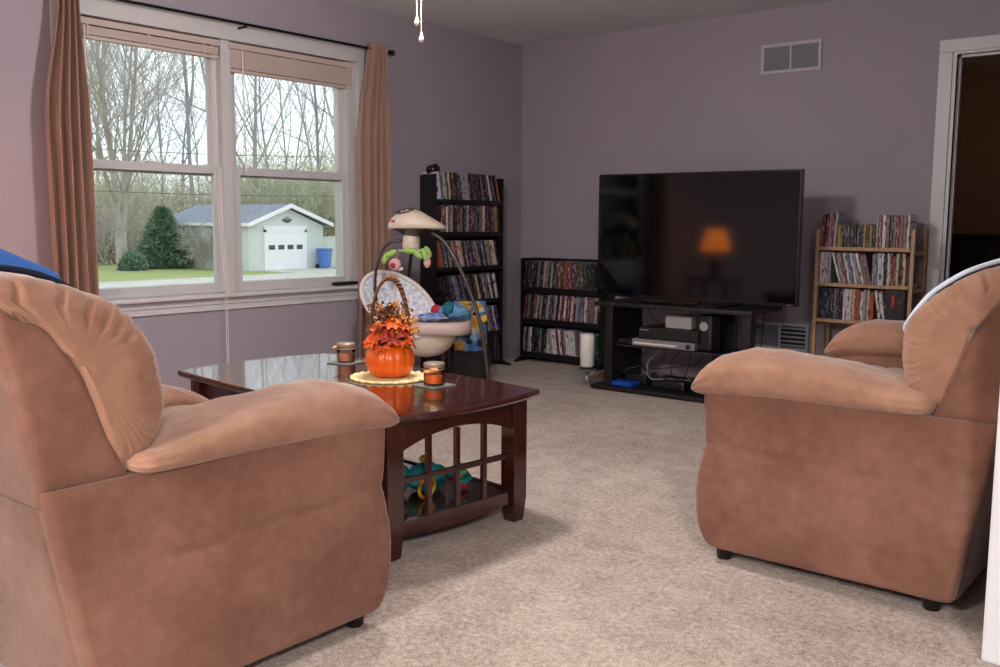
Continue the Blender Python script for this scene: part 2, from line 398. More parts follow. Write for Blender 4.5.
# curtain rod, brackets and curtains
t = thing('curtain_rod', 'thin black curtain rod with ball finials above the window', 'curtain rod', (.09, 3.3, 2.165))
MB().cyl((.09, 2.02, 2.17), (.09, 4.455, 2.17), .008).build('rod', 'rod_metal', t, world=True, smooth=40)
for y, s_ in ((4.455, 1), (2.02, -1)):
    fb = MB(); fb.ball((.09, y+s_*.028, 2.17), .019, 14, 8); fb.cyl((.09, y, 2.17), (.09, y+s_*.012, 2.17), .013)
    fb.build('finial', 'rod_metal', t, world=True, smooth=60)
for y in (2.16, 3.34, 4.44):
    MB().box(0, .006, y-.012, y+.012, 2.13, 2.19).box(0, .09, y-.004, y+.004, 2.150, 2.160).box(.082, .098, y-.004, y+.004, 2.150, 2.166).build('bracket', 'rod_metal', t, world=True)
def curtain(ya, yb, yc, yd, lab, seed, folds):
    # ya..yb at the top, yc..yd at the bottom
    def fn(u, v):
        z = 2.205-v*2.155
        k = sm(v*3.2)
        y0 = ya+(yc-ya)*k; y1 = yb+(yd-yb)*k
        uu = u+.012*math.sin(9*v+seed)*math.sin(PI*u)
        amp = (.020+.016*k)
        ph = folds*2*PI*uu+seed+.7*math.sin(3*v+seed)*k
        x = .095+amp*math.sin(ph)+.006*math.sin(2.3*ph+4*v)
        if v < .03: x = .095+(.010+.5*(x-.095))*1.0
        return (x, y0+(y1-y0)*uu+.006*math.cos(ph), z)
    o = sheet(fn, folds*18, 60).build('curtain', 'curtain', smooth=180, solid=.004)
    tag(o, lab, 'curtain', 'tan window curtains')
curtain(2.27, 2.365, 2.185, 2.39, 'tan curtain panel at the left side of the window behind the armchair', 1.2, 4)
curtain(4.265, 4.425, 4.175, 4.425, 'tan curtain panel at the right side of the window beside the baby swing', 3.1, 4)
sc = MB(); sc.loft([[(x, y+(.0), z) for x, z in sec] for y, sec in
    [(yy, [(.03+.026*q*math.cos(a), .677+.013*q*math.sin(a)) for a in [2*PI*k/14 for k in range(14)]]) for yy, q in ((3.995, .3), (4.0, .7), (4.02, .95), (4.06, 1), (4.16, 1), (4.20, .8), (4.205, .3))]])
tag(sc.build('eyeglass_case', 'tv_frame', smooth=50), 'glossy black oblong case lying on the window sill by the right curtain', 'case')

# ------------------------------------------------------------------ vents
def vent(name, lab, x0, x1, z0, z1, dark_right=False):
    t = thing(name, lab, 'vent', ((x0+x1)/2, D, z0), group='wall vents on the back wall')
    f = .02; y0 = D-.012; xm = (x0+x1)/2
    MB().box(x0, x1, y0, D, z0, z0+f, b=.002).box(x0, x1, y0, D, z1-f, z1, b=.002).box(x0, x0+f, y0, D, z0+f, z1-f, b=.002).box(x1-f, x1, y0, D, z0+f, z1-f, b=.002).box(xm-.006, xm+.006, y0, D, z0+f, z1-f).build('frame', 'vent_metal', t, world=True)
    MB().box(x0+f, x1-f, D-.003, D-.001, z0+f, z1-f).build('backing', 'vent_dark', t, world=True)
    for h, (a, b_) in enumerate(((x0+f, xm-.006), (xm+.006, x1-f))):
        n = 5 if (dark_right and h) else 11
        s_ = MB(); H_ = z1-z0-2*f
        for i in range(n):
            zc = z0+f+H_*(i+.5)/n
            M = Matrix.Translation((0, D-.0085, zc)) @ Matrix.Rotation(R(20 if n == 5 else 48), 4, 'X')
            hh = H_/n*(.26 if n == 5 else .52)
            s_.box(a, b_, -.0008, .0008, -hh, hh, M=M)
        s_.build('louver_panel', 'vent_slat', t, world=True)
vent('wall_vent', 'white louvered air return vent high on the back wall right of the television', 1.977, 2.374, 2.035, 2.222)
vent('wall_vent', 'white louvered vent low on the back wall between the television stand and wooden rack', 1.98, 2.372, .25, .43, True)

# ------------------------------------------------------------------ upholstered chair and loveseat
def rrect(f0, f1, a0, a1, r, na=5, nf=16, ns=12):
    r = min(r, .49*(f1-f0), .49*(a1-a0)); pts = []
    def arc(cx, cy, s_): return [(cx+r*math.cos(s_+PI/2*k/na), cy+r*math.sin(s_+PI/2*k/na)) for k in range(na+1)]
    def seg(p, q, n): return [(p[0]+(q[0]-p[0])*k/n, p[1]+(q[1]-p[1])*k/n) for k in range(1, n)]
    A = arc(f1-r, a0+r, -PI/2); B = arc(f1-r, a1-r, 0); C_ = arc(f0+r, a1-r, PI/2); E_ = arc(f0+r, a0+r, PI)
    return A+seg(A[-1], B[0], ns)+B+seg(B[-1], C_[0], nf)+C_+seg(C_[-1], E_[0], ns)+E_+seg(E_[-1], A[0], nf)
def vloft(zs, fn, disp=None):
    """horizontal loops stacked in z; fn(z)->(f0,f1,a0,a1,r)"""
    loops = []
    for z in zs:
        f0, f1, a0, a1, r = fn(z)
        l = []
        for f, a in rrect(f0, f1, a0, a1, r):
            p = (f, a, z)
            if disp: p = disp(p, (f0, f1, a0, a1))
            l.append(p)
        loops.append(l)
    return MB().loft(loops)
def zlist(z0, z1, n, r=.012):
    return [z0, z0+r*.3, z0+r]+[z0+r+(z1-z0-2*r)*k/n for k in range(1, n)]+[z1-r, z1-r*.3, z1]
BACK = [(.05, .035), (.30, -.008), (.527, -.05), (.876, -.112), (1.0, -.13)]
FRONT = [(.045, .765), (.07, .79), (.11, .808), (.16, .817), (.22, .819), (.28, .813), (.33, .802), (.365, .794), (.375, .790), (.385, .791), (.45, .797), (.52, .80), (.56, .80)]
def nz(x, y, z, s_=6): return noise.noise(Vector((x*s_, y*s_, z*s_)))
def cushion(outline, a0, a1, seed=0, pleat=.006, npl=26, R_=.045, seam=None):
    """pillow: closed outline in (f,z) swept across a with rounded, pleated ends"""
    O = smooth_path([(f, z, 0) for f, z in outline], 14, True); n = len(O)
    cen = sum(O, Vector())/n
    N = []
    for i in range(n):
        t_ = (O[(i+1) % n]-O[i-1]).normalized(); N.append(Vector((t_.y, -t_.x, 0)))
    if sum((O[i]-cen).dot(N[i]) for i in range(n)) < 0: N = [-v for v in N]
    sl = []   # (a, inset, k towards centre)
    for k in range(7): th = PI/2*k/6; sl.append((R_*(1-math.sin(th)), R_*(1-math.cos(th)) , 0))
    sl = [(R_*(1-math.cos(PI/2*k/7)), R_*(1-math.sin(PI/2*k/7)), 0) for k in range(8)]
    inner = [(-.006*(1-c), R_, c) for c in (.12, .3, .5, .75, .98)][::-1]
    left = [(a0+d-(.0 if c == 0 else .008*math.sin(PI/2*c)), ins, c) for d, ins, c in inner+sl]
    right = [(a1-(a-a0), ins, c) for a, ins, c in left][::-1]
    mid = [(a0+R_+(a1-a0-2*R_)*k/22, 0, 0) for k in range(1, 22)]
    loops = []
    for a, ins, c in left+mid+right:
        a_n = 0
        de = min(a-a0, a1-a); e = math.exp(-max(0, de)/.10)
        l = []
        for i in range(n):
            p = O[i]-N[i]*ins
            if c: p = p.lerp(cen, c)
            s_ = i/n*npl*2*PI
            if seam:
                ang = math.degrees(math.atan2(O[i].y-.78, O[i].x-.03)); cr = 0
                if 20 < ang < 150:
                    for a0_ in (36, 49, 63, 79, 97, 118): cr -= .0065*math.exp(-((ang-a0_+2.5*nz(c*3, a0_, de*9, 1))/1.7)**2)
                elif -85 < ang <= 24: cr = (.0015*math.sin(ang*1.05+3*nz(i*.2, de*14, seed, 1))+.0012*math.sin(ang*2.3+2*nz(de*30, i*.1, 0, 1)))*(.3+1.4*abs(nz(i*.12, seed, de*8, 1)))
                cr *= e*max(0, 1-c*3)*(1 if c == 0 else .7)
            else: cr = -pleat*e*max(0, 1-c*2)*(1-abs(math.sin(s_/2+1.2*nz(i*.05, seed, 0, 1))))**3*1.6
            pull = 0
            if seam and de < .12:
                pull = .04*sm((interp(seam, p.y)-p.x)/.022) if p.y < .93 else 0
            bl = .008*nz(p.x, a*.6+seed, p.y, 7)+.004*nz(p.x+3, a+seed, p.y, 18)
            crown = .012*(1-((a-(a0+a1)/2)/((a1-a0)/2))**2) if c == 0 else 0
            q = p+N[i]*(cr+bl+crown)
            l.append((q.x, a+((pull-cr) if a < (a0+a1)/2 else (cr-pull)), q.y))
        loops.append(l)
    return MB().loft(loops)
def make_seat(name, lab, cat, W, ncush, far_drop=0, far_side=1, arm_dz=0, loc=(0, 0, 0), rz=0, group=None):
    root = thing(name, lab, cat, loc, rz, group)
    h = W/2; AW = .215
    for s_ in (-1, 1):
        def fn(z):
            b0 = interp(BACK, z); b1 = interp(FRONT, z)
            e = 0
            d = min(z-.05, .0) if z < .05 else 0
            k = min(1, (z-.045)/.018) if z < .063 else 1
            e = .014*(1-math.sqrt(max(0, 1-(1-k)**2)))
            return (b0+e, b1-e, h-AW, h-e, .022)
        def disp(p, q):
            f, a, z = p
            if a > h-.03:
                u = (f-q[0])/(q[1]-q[0])
                fade = sm((u-.12)/.3)
                bul = .016*math.sin(PI*sm((z-.05)/.33))*math.sin(PI*min(1, max(0, u))**.8) if z < .38 else 0
                cr = -.007*math.exp(-((z-.385+.03*(1-u))/.005)**2)*fade
                a += bul+cr+.004*nz(f, z, s_, 5)
            return (f, a*s_, z)
        zs = sorted(set([.045, .05, .056, .063, .08]+[.10+.012*k for k in range(38)]+[.556, .56]))
        if s_ == far_side and far_drop: zs = [z*(1-far_drop*1.1/.56) for z in zs if z > .11]+[.045]; zs = sorted(zs)
        vloft(zs, fn, disp).build('side_panel', 'suede_shaded', root, smooth=60)
        # arm pillow
        top = [(.05, .628), (.15, .638), (.30, .655), (.45, .676), (.58, .690), (.68, .687), (.76, .662), (.81, .63), (.85, .585)]
        drop0 = far_drop if s_ == far_side else 0
        loops = []; f0, f1 = .105, .853
        for i in range(70):
            u = i/69; f = f0+(f1-f0)*(.5-.5*math.cos(PI*u)); drop = drop0
            tz = interp([(x, y-drop) for x, y in top], f)-arm_dz+.003*math.sin(f*20); bz = .552-.03*u+(.018*sm((u-.9)/.1))-drop*.8
            e0 = min(1, (f-f0)/.05); e1 = min(1, (f1-f)/.075)
            e = math.sqrt(max(0, 1-(1-e0)**2))*math.sqrt(max(0, 1-(1-e1)**2)); e = max(.04, e)
            zc = (tz+bz)/2; hz = (tz-bz)/2*max(e, .1); hw = .135*(.45+.55*e)*(1+.03*math.sin(f*9)) if e1 < 1 or e0 < 1 else .135*(1+.03*math.sin(f*9))
            if e1 < 1: zc = zc*e+(.556-drop)*(1-e); hz = max(.012, (tz-bz)/2*e)
            ac = h-.105
            l = []
            for j in range(64):
                th = 2*PI*j/64; c, sn = math.cos(th), math.sin(th)
                pa = ac+hw*math.copysign(abs(c)**.75, c); pz = zc+hz*math.copysign(abs(sn)**.8, sn)
                pl = (1-abs(math.sin(7*th+.5*math.sin(3*th))))**3
                en = math.exp(-(f1-f)/.05)+.8*math.exp(-(f-f0)/.06)
                k = 1-.10*pl*en
                pa = ac+(pa-ac)*k; pz = zc+(pz-zc)*k
                d = .006*nz(f, pa+s_*3, pz, 8)+.003*nz(f+5, pa*2, pz, 22)
                pz += d*(1 if sn > 0 else .3); pa += d*.5*c
                l.append((f, pa*s_, pz))
            loops.append(l)
        MB().loft(loops).build('armrest', 'suede', root, smooth=180)
    # back frame (rear panel with the two side wings)
    SEAM = [(.05, .13), (.52, .13), (.56, .12), (.60, .10), (.66, .077), (.72, .057), (.775, .037), (.83, .005), (.86, -.012), (.88, -.035), (.90, -.08), (.93, -.12)]
    def fnb(z):
        f0 = interp(BACK, z); f1 = interp(SEAM, z)
        k = sm((z-.87)/.05)
        f1 = max(f1, f0+.03); e = 0
        if z > .9: e = .02*(1-math.sqrt(max(0, 1-((z-.9)/.03)**2)))
        return (f0-.004+e, f1-e, -h+.012+e, h-.012-e, .02)
    def dispb(p, q):
        f, a, z = p
        return (f+.004*nz(a, z, 1, 4), a+.003*nz(f, z, 2, 6)+math.copysign(.014*sm((z-.54)/.05), a)*(1 if abs(a) > h-.05 else 0), z)
    def fnlow(z): 
        f0 = interp(BACK, z); return (f0-.004, f0+.10, -h+.03, h-.03, .02)
    vloft([.052+.012*k for k in range(40)], fnlow).build('back_panel', 'suede_shaded', root, smooth=60)
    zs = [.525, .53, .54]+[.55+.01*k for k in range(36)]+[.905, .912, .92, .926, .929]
    vloft(zs, fnb, dispb).build('back_frame', 'suede_shaded', root, smooth=60)
    # back cushions
    out = [(.105, .583), (.165, .605), (.198, .66), (.207, .73), (.188, .815), (.143, .878), (.08, .925), (.0, .958), (-.055, .972), (-.115, .978), (-.150, .962), (-.158, .925), (-.13, .86), (-.085, .76), (-.035, .66), (.03, .60)]
    cw = (W+.012)/ncush
    for k in range(ncush):
        cushion(out, -h-.006+k*cw+.001, -h-.006+(k+1)*cw-.001, seed=k*3.1+W, pleat=.004, npl=30, R_=.045, seam=SEAM).build('back_cushion', 'suede', root, smooth=180)
    # seat cushions and front rail
    sw = (W-2*AW+.02)/ncush
    sout = [(.10, .36), (.45, .355), (.75, .36), (.80, .39), (.815, .44), (.79, .488), (.72, .512), (.45, .515), (.15, .49), (.10, .44)]
    for k in range(ncush):
        a0 = -(W-2*AW+.02)/2+k*sw
        cushion(sout, a0+.002, a0+sw-.002, seed=9+k, pleat=.004, npl=20, R_=.03).build('seat_cushion', 'suede', root, smooth=180)
    vloft(zlist(.06, .362, 10), lambda z: (.02+.06, .775, -h+AW-.01, h-AW+.01, .02)).build('front_rail', 'suede_shaded', root, smooth=60)
    for f in (.735, .10):
        for s_ in (-1, 1):
            MB().lathe([(.021, 0), (.024, .004), (.028, .048), (.028, .07)], (f, s_*(h-.065), 0), 20).build('foot', 'black_plastic', root, smooth=40)
    return root
make_seat('armchair', 'tan microsuede armchair seen from behind at the left, blue towel on its back', 'armchair', 1.0, 1, .10, 1, .020, (2.40, .865, 0), R(90)).scale = (1.06, 1, 1)
make_seat('loveseat', 'tan microsuede loveseat at the right, a pale blue throw on its back', 'loveseat', 1.36, 2, 0, 1, 0, (4.10, 2.70+.68, 0), R(180))

# towels over the backs
def cloth(fn, nu, nv, th, name, m, lab=None, parent=None, cat='towel'):
    o = sheet(fn, nu, nv).build(name, m, parent, smooth=180, solid=th)
    if lab: tag(o, lab, cat)
    return o
# bunched towel on top of the armchair back: world coords
t = thing('bath_towel', 'bunched blue and navy towel on top of the armchair back at the far left', 'towel', (2.42, .95, .99))
def tw(a0, a1, lift, seed, span):
    # lies across the top of the back cushion; u along the chair width, v from the rear over the top to the front
    prof = [(.69, .93), (.75, .96), (.85, .966), (.93, .950), (1.01, .90), (1.06, .82), (1.075, .74)]
    P = smooth_path([(y, z, 0) for y, z in prof], 8)
    def fn(u, v):
        q = P[min(len(P)-1, int(v*span*(len(P)-1)+.5))]
        x = a0+(a1-a0)*u
        edge = 1-abs(2*u-1)**4
        wr = .012*math.sin(u*23+seed+3*v)+.010*noise.noise(Vector((x*9, q.x*9, seed)))
        l = lift*edge+wr*edge
        return (x+.015*math.sin(v*9+seed), q.x+l*.5, q.y+.012+max(0, l))
    return fn
cloth(tw(2.08, 2.67, .012, 1, .85), 50, 40, .012, 'lower_fold', 'towel_navy', None, t)
cloth(tw(2.06, 2.61, .036, 4, .66), 50, 30, .014, 'upper_fold', 'towel_blue', None, t)
for o in [o for o in bpy.data.objects if o.parent == t]:
    inv = wm(t).inverted()
    o.data.transform(inv)
# pale throw hanging over the loveseat back
t = thing('throw_blanket', 'pale blue throw with a white edge draped over the loveseat back', 'blanket', (3.95, 3.2, .97))
tp = [(-.05, .995), (.0, .981), (.05, .962), (.09, .942), (.13, .915), (.164, .888), (.195, .85), (.218, .815), (.228, .797), (.222, .786), (.208, .79), (.196, .81), (.185, .835)]
TP = smooth_path([(4.10-f+.004, z-.005, 0) for f, z in [(-.175, .93), (-.165, .975), (-.11, .998)]+tp], 6)
def th_(y0, y1, off=0):
    def fn(u, v):
        q = TP[min(len(TP)-1, int(v*(len(TP)-1)+.5))]
        y = y0+(y1-y0)*u
        wv = .006*math.sin(u*14+v*5)
        return (q.x-wv*.4-off, y+.02*math.sin(v*7)*(1 if u > .5 else .3), q.y+wv+off)
    return fn
a = sheet(th_(2.80, 3.30), 24, len(TP)-1); a.build('cloth', 'throw_blue', t, world=True, smooth=180, solid=.007)
MB().tube([th_(2.80, 3.30)(0, k/(len(TP)-1)) for k in range(len(TP))], .007, n=8).build('hem', 'throw_edge', t, world=True, smooth=180)

# ------------------------------------------------------------------ coffee table
CT = thing('coffee_table', 'dark cherry mission style coffee table with slatted ends on the carpet', 'coffee table', (1.98, 2.395, 0), R(-5))
HL, HW = .649, .362
def bow(s_, t_):
    e = []
    n = 14
    for k in range(n): u = -1+2*k/n; e.append((HL+.055*(1-u*u), HW*u))
    for k in range(n): u = 1-2*k/n; e.append((HL*u, HW+.02*(1-u*u)))
    for k in range(n): u = 1-2*k/n; e.append((-HL-.055*(1-u*u), HW*u))
    for k in range(n): u = -1+2*k/n; e.append((HL*u, -HW-.02*(1-u*u)))
    return [(x*s_, y*s_) for x, y in e]
MB().loft([[(x, y, z) for x, y in bow(q, 0)] for z, q in ((.452, .975), (.456, .992), (.464, 1), (.474, 1), (.480, .993))]).build('tabletop', 'cherry', CT, smooth=30)
LX, LY, LW = .594, .288, .066
for sx in (-1, 1):
    for sy in (-1, 1):
        l = MB(); c = (sx*(LX), sy*(LY))
        h = LW/2
        l.loft([[(c[0]+a*s_*h, c[1]+b_*s_*h, z) for a, b_ in ((-1, -1), (1, -1), (1, 1), (-1, 1))] for z, s_ in ((0, .74), (.006, .78), (.085, 1), (.452, 1))])
        lg = l.build('leg', 'cherry', CT, bevel=.002)
        MB().box(c[0]-.014, c[0]+.014, c[1]+sy*h-.002, c[1]+sy*(h+.012), .335, .352, b=.003).build('peg', 'cherry', lg)
def arch(x, ax):
    p = []; L = (LY if ax == 'x' else LX)-LW/2+.002; n = 16
    rise = .05
    pts = [(-L, .452), (L, .452)]+[(L*(1-2*k/n), .345+rise*(1-(1-2*k/n)**2)) for k in range(n+1)]
    return pts
for sx in (-1, 1):
    a = MB(); a.prism(arch(0, 'x'), sx*.60-.011, sx*.60+.011, ax='x'); a.build('apron', 'cherry', CT)
    for v in (-.128, 0, .128): MB().box(sx*.60-.008, sx*.60+.008, v-.009, v+.009, .10, .388).build('slat', 'cherry', CT)
    MB().box(sx*.60-.007, sx*.60+.007, -LY+.03, LY-.03, .238, .256).build('cross_rail', 'cherry', CT)
    MB().prism([(-.258, .115), (.258, .115), (.258, .075)]+[(.258*(1-2*k/12), .075-.018*(1-(1-2*k/12)**2)) for k in range(1, 12)]+[(-.258, .075)], sx*.60-.011, sx*.60+.011, ax='x').build('lower_rail', 'cherry', CT)
for sy in (-1, 1):
    MB().prism(arch(0, 'y'), sy*.29-.011, sy*.29+.011, ax='y').build('apron', 'cherry', CT)
    MB().box(-LX+.03, LX-.03, sy*.29-.009, sy*.29+.009, .078, .115).build('side_rail', 'cherry', CT)
MB().box(-.585, .585, -.282, .282, .092, .108).build('lower_shelf', 'cherry', CT)

# items on the table
tz = .480
def on_table(u, v):  # local to world
    c, s_ = math.cos(R(-5)), math.sin(R(-5)); return (1.98+u*c-v*s_, 2.395+u*s_+v*c)
# doily
px_, py_ = 2.075, 2.52
d = MB(); nn = 132
def dr_(a): return 1+.045*abs(math.sin(11*a))
loops = []
for rr, zz in ((0.001, .005), (.05, .0055), (.08, .005), (.12, .005), (.140, .0045), (.147, .003), (.147, .0008), (.142, 0)):
    loops.append([(px_+.0+rr*dr_(2*PI*k/nn)*math.cos(2*PI*k/nn), py_+rr*dr_(2*PI*k/nn)*math.sin(2*PI*k/nn), tz+.0005+zz+(.0035*math.sin(22*2*PI*k/nn) if rr > .12 and zz > .001 else 0)+(.0035 if rr > .12 else 0)*(1 if zz > .001 else 0)) for k in range(nn)])
loops.append([(px_+.0+.001*math.cos(2*PI*k/nn), py_+.001*math.sin(2*PI*k/nn), tz+.0005) for k in range(nn)])
tag(d.loft(loops).build('doily', 'doily', smooth=180), 'round cream scalloped crocheted doily under the pumpkin', 'doily')
# pumpkin basket with fall flowers
pz = tz+.008
PK = thing('pumpkin_basket', 'orange pumpkin basket with wicker handle and fall flowers on the doily', 'centerpiece', (px_, py_, pz))
rib = lambda a: 1-.07*(1-abs(math.sin(6*a)))**2.2
prof = [(.035, .0), (.062, .003), (.080, .018), (.091, .042), (.095, .064), (.091, .088), (.079, .110), (.063, .122), (.050, .124), (.045, .115)]
P_ = [(p.x, p.y) for p in smooth_path([(r_, z_, 0) for r_, z_ in prof], 4)]
MB().lathe(P_, (px_, py_, pz), 120, fn=rib).build('pumpkin', 'pumpkin', PK, world=True, smooth=180)
# handle: two braided strands arching over, spread along the view-crossing direction
hd = Vector((math.cos(R(39)), math.sin(R(39)), 0))
hb = MB()
for s_ in range(3):
    pts = []
    for k in range(60):
        a = PI*k/59; c = Vector((px_, py_, pz+.115))-hd*(.074*math.cos(a))+Vector((0, 0, .262*math.sin(a)**.85))
        tw_ = k*.9+s_*2*PI/3
        pts.append(c+Vector((0, 0, .0075))*math.cos(tw_)+Vector((-hd.y, hd.x, 0))*.0075*math.sin(tw_)+hd*.003*math.cos(tw_))
    hb.tube(pts, .0052, n=6)
hb.build('handle', 'wicker', PK, world=True, smooth=180)
# flowers
rf = random.Random(3)
def petal_flower(c, nrm, r, npet, m, rows=2):
    mb = MB(); nrm = Vector(nrm).normalized(); u = nrm.orthogonal().normalized(); v = nrm.cross(u); c = Vector(c)
    for row in range(rows):
        for k in range(npet):
            a = 2*PI*(k+.5*row)/npet+rf.uniform(-.12, .12); d_ = u*math.cos(a)+v*math.sin(a); w_ = nrm.cross(d_)
            rr = r*(1-.22*row)*rf.uniform(.85, 1.1); up_ = .25+.3*row; cu = rf.uniform(-.15, .2)
            p0 = c+d_*.1*rr; p1 = c+d_*.55*rr+nrm*rr*up_*.6; p2 = c+d_*rr+nrm*rr*(up_+cu)*.5
            wd_ = rr*.24
            b0, b1 = p1-w_*wd_, p1+w_*wd_
            mb.add([p0-w_*wd_*.4, p0+w_*wd_*.4, b1+nrm*.004, b0+nrm*.004, p2, (p0+p1)/2-nrm*.003], [(0, 5, 3), (5, 1, 2), (0, 1, 5), (3, 5, 2), (3, 2, 4)])
    return mb
for k in range(11):
    a = 2*PI*k/11+rf.uniform(-.2, .2); rr = rf.uniform(.055, .075)
    c = (px_+rr*math.cos(a), py_+rr*math.sin(a), pz+.135+rf.uniform(-.008, .045))
    m = ['leaf_orange', 'leaf_red', 'leaf_orange'][k % 3]
    fl = petal_flower(c, (math.cos(a)*.9, math.sin(a)*.9, .75), .052, 11, m).build('flower', m, PK, world=True, solid=.0012)
    if k % 3 == 0: MB().ball(Vector(c)+Vector((math.cos(a)*.008, math.sin(a)*.008, .012)), .014, 10, 6).build('flower_center', 'seed', fl, world=False) 
for k in range(7):
    a = 2*PI*k/7+.3; rr = .045
    c = (px_+rr*math.cos(a), py_+rr*math.sin(a), pz+.185+rf.uniform(-.01, .02))
    petal_flower(c, (math.cos(a)*.5, math.sin(a)*.5, 1), .05, 10, 'leaf_orange').build('flower', ['leaf_orange', 'leaf_red'][k % 2], PK, world=True, solid=.0012)
for k in range(4):  # pine cones
    a = k*1.7+.2; c = Vector((px_+.032*math.cos(a), py_+.032*math.sin(a), pz+.195+.016*k)); mb = MB(); mb.ball(c, .011, 10, 6, (1, 1, 1.3))
    for j in range(60):
        th = rf.uniform(0, PI); ph = rf.uniform(0, 2*PI); dd = Vector((math.sin(th)*math.cos(ph), math.sin(th)*math.sin(ph), math.cos(th)*1.3))
        p = c+dd*.011; q = c+dd*.021+Vector((0, 0, .004)); w_ = dd.orthogonal().normalized()*.004
        mb.add([p-w_, p+w_, q+w_*.8, q-w_*.8], [(0, 1, 2, 3)])
    mb.build('pine_cone', 'pine_cone', PK, world=True, solid=.001)
for k in range(60):  # dried sprigs
    a = rf.uniform(0, 2*PI); tl = rf.uniform(.01, .105); h0 = rf.uniform(.175, .275)
    p0 = Vector((px_, py_, pz+.15)); p1 = p0+Vector((math.cos(a)*tl, math.sin(a)*tl, h0-.15+.0))
    mb = MB(); mb.tube([p0, (p0+p1)/2+Vector((0, 0, .02)), p1], .0012, n=4)
    for j in range(10):
        c = p1+Vector((rf.uniform(-1, 1), rf.uniform(-1, 1), rf.uniform(-1.2, 1)))*.018; s_ = rf.uniform(.003, .006)
        e1 = Vector((rf.uniform(-1, 1), rf.uniform(-1, 1), rf.uniform(-1, 1))).normalized(); e2 = e1.orthogonal().normalized()
        mb.add([c-e1*s_*1.6, c+e2*s_, c+e1*s_*1.6, c-e2*s_], [(0, 1, 2, 3)])
    mb.build('dried_sprig', ['leaf_gold', 'pine_cone', 'wicker', 'leaf_gold'][k % 4], PK, world=True, solid=.0008)
# fix flower centres made in world coordinates
for o in bpy.data.objects:
    if o.name.startswith('flower_center'): o.data.transform(wm(o.parent).inverted())

def jar(x, y, wax, lab, rz):
    t = thing('candle_jar', lab, 'candle jar', (x, y, tz+.006), rz, 'glass jar candles on the coffee table')
    MB().lathe([(.034, 0), (.037, .004), (.038, .010), (.038, .052), (.034, .060), (.034, .068), (.031, .068), (.031, .060), (.035, .050), (.035, .006), (.001, .005)], n=32, cap=False).build('glass', 'jar_glass', t, smooth=50)
    MB().lathe([(.0352, .007), (.0352, .040), (.001, .042)], n=28).build('wax', wax, t, smooth=50)
    MB().lathe([(.037, .064), (.039, .066), (.039, .078), (.036, .081), (.001, .082)], n=32).build('lid', 'jar_lid', t, smooth=40)
    b = MB()
    for s_ in (-1, 1):
        M_ = Matrix.Translation((-.036, 0, .058)) @ Matrix.Rotation(R(38*s_+8), 4, 'X') @ Matrix.Rotation(R(-90), 4, 'Y')
        b.loft([[(x_*.009, y_*.003+.0, z_) for x_, y_ in ((-1, -1), (1, -1), (1, 1), (-1, 1))] for z_ in (0, .012)], M=M_)
    b.ball((-.036, 0, .057), .010, 10, 6)
    b.ball((-.046, -.014, .060), .012, 10, 6, (.7, 1.3, .55)).ball((-.046, .015, .052), .012, 10, 6, (.7, 1.3, .55))
    b.tube([(.0365*math.cos(a), .0365*math.sin(a), .058) for a in [2*PI*k/24 for k in range(24)]], .0018, n=5, closed=True)
    b.build('raffia_bow', 'raffia', t, smooth=60)
    return t
for (x, y, wax, lab, cl, rz) in ((2.325, 2.50, 'wax_orange', 'glass jar candle with orange wax right of the pumpkin', 'square grey glass coaster under the orange jar candle', R(120)),
                          (1.66, 2.665, 'wax_tan', 'glass jar candle with tan wax left of the pumpkin', 'square grey glass coaster under the tan jar candle', R(20))):
    M_ = Matrix.Translation((x, y, tz)) @ Matrix.Rotation(R(-3 if x > 2 else 8), 4, 'Z')
    o = MB().box(-.058, .058, -.058, .058, .0, .0055, b=.002).build('coaster', 'coaster'); o.data.transform(Matrix.Rotation(R(-3 if x > 2 else 8), 4, 'Z')); o.location = (x, y, tz+.0002)
    tag(o, cl, 'coaster', 'coasters on the coffee table')
    jar(x, y, wax, lab, rz)

# soft toy bag on the lower shelf
sx_, sy_, sz_ = 2.36, 2.42, .108
t = thing('soft_toy', 'teal fabric baby toy with yellow ring on the coffee table lower shelf', 'toy', (sx_, sy_, sz_))
def lump(seed, a=.22): return lambda d: 1+a*noise.noise(d*2.2+Vector((seed, 0, 0)))+.1*noise.noise(d*6+Vector((0, seed, 0)))
MB().ball((sx_, sy_, sz_+.052), .058, 28, 18, (1.1, 1.35, .92), lump(2)).build('body', 'toy_teal', t, world=True, smooth=180)
MB().ball((sx_-.06, sy_-.11, sz_+.088), .045, 22, 14, (1.2, 1.35, .6), lump(5)).build('flap', 'toy_teal', t, world=True, smooth=180)
MB().ball((sx_-.05, sy_-.12, sz_+.036), .042, 22, 14, (1.1, 1.4, .84), lump(8)).build('lining', 'blanket_teal', t, world=True, smooth=180)
MB().tube([(sx_+.075+.006*math.sin(a), sy_-.075+.038*math.cos(a), sz_+.046+.038*math.sin(a)) for a in [2*PI*k/28 for k in range(28)]], .0065, n=8, closed=True).build('ring', 'toy_yellow', t, world=True, smooth=180)
M_ = Matrix.Translation((sx_+.06, sy_+.115, sz_+.045)) @ Matrix.Rotation(R(-35), 4, 'Y') @ Matrix.Rotation(R(20), 4, 'X')
a = MB().box(-.006, .006, -.045, .045, -.04, .04, M=M_, b=.004).build('picture_panel', 'toy_teal', t, world=True)
mb = MB()
for k in range(4): mb.ball(tuple(M_ @ Vector((.007, -.02+.014*k, .004*(-1)**k))), .008, 8, 6)
mb.build('picture', 'plush_green', a, world=True, smooth=180)
MB().tube([(sx_+.07, sy_+.055, sz_+.05), (sx_+.09, sy_+.085, sz_+.02), (sx_+.1, sy_+.11, sz_+.012)], .009, n=8).build('red_tab', 'toy_red', t, world=True, smooth=180)
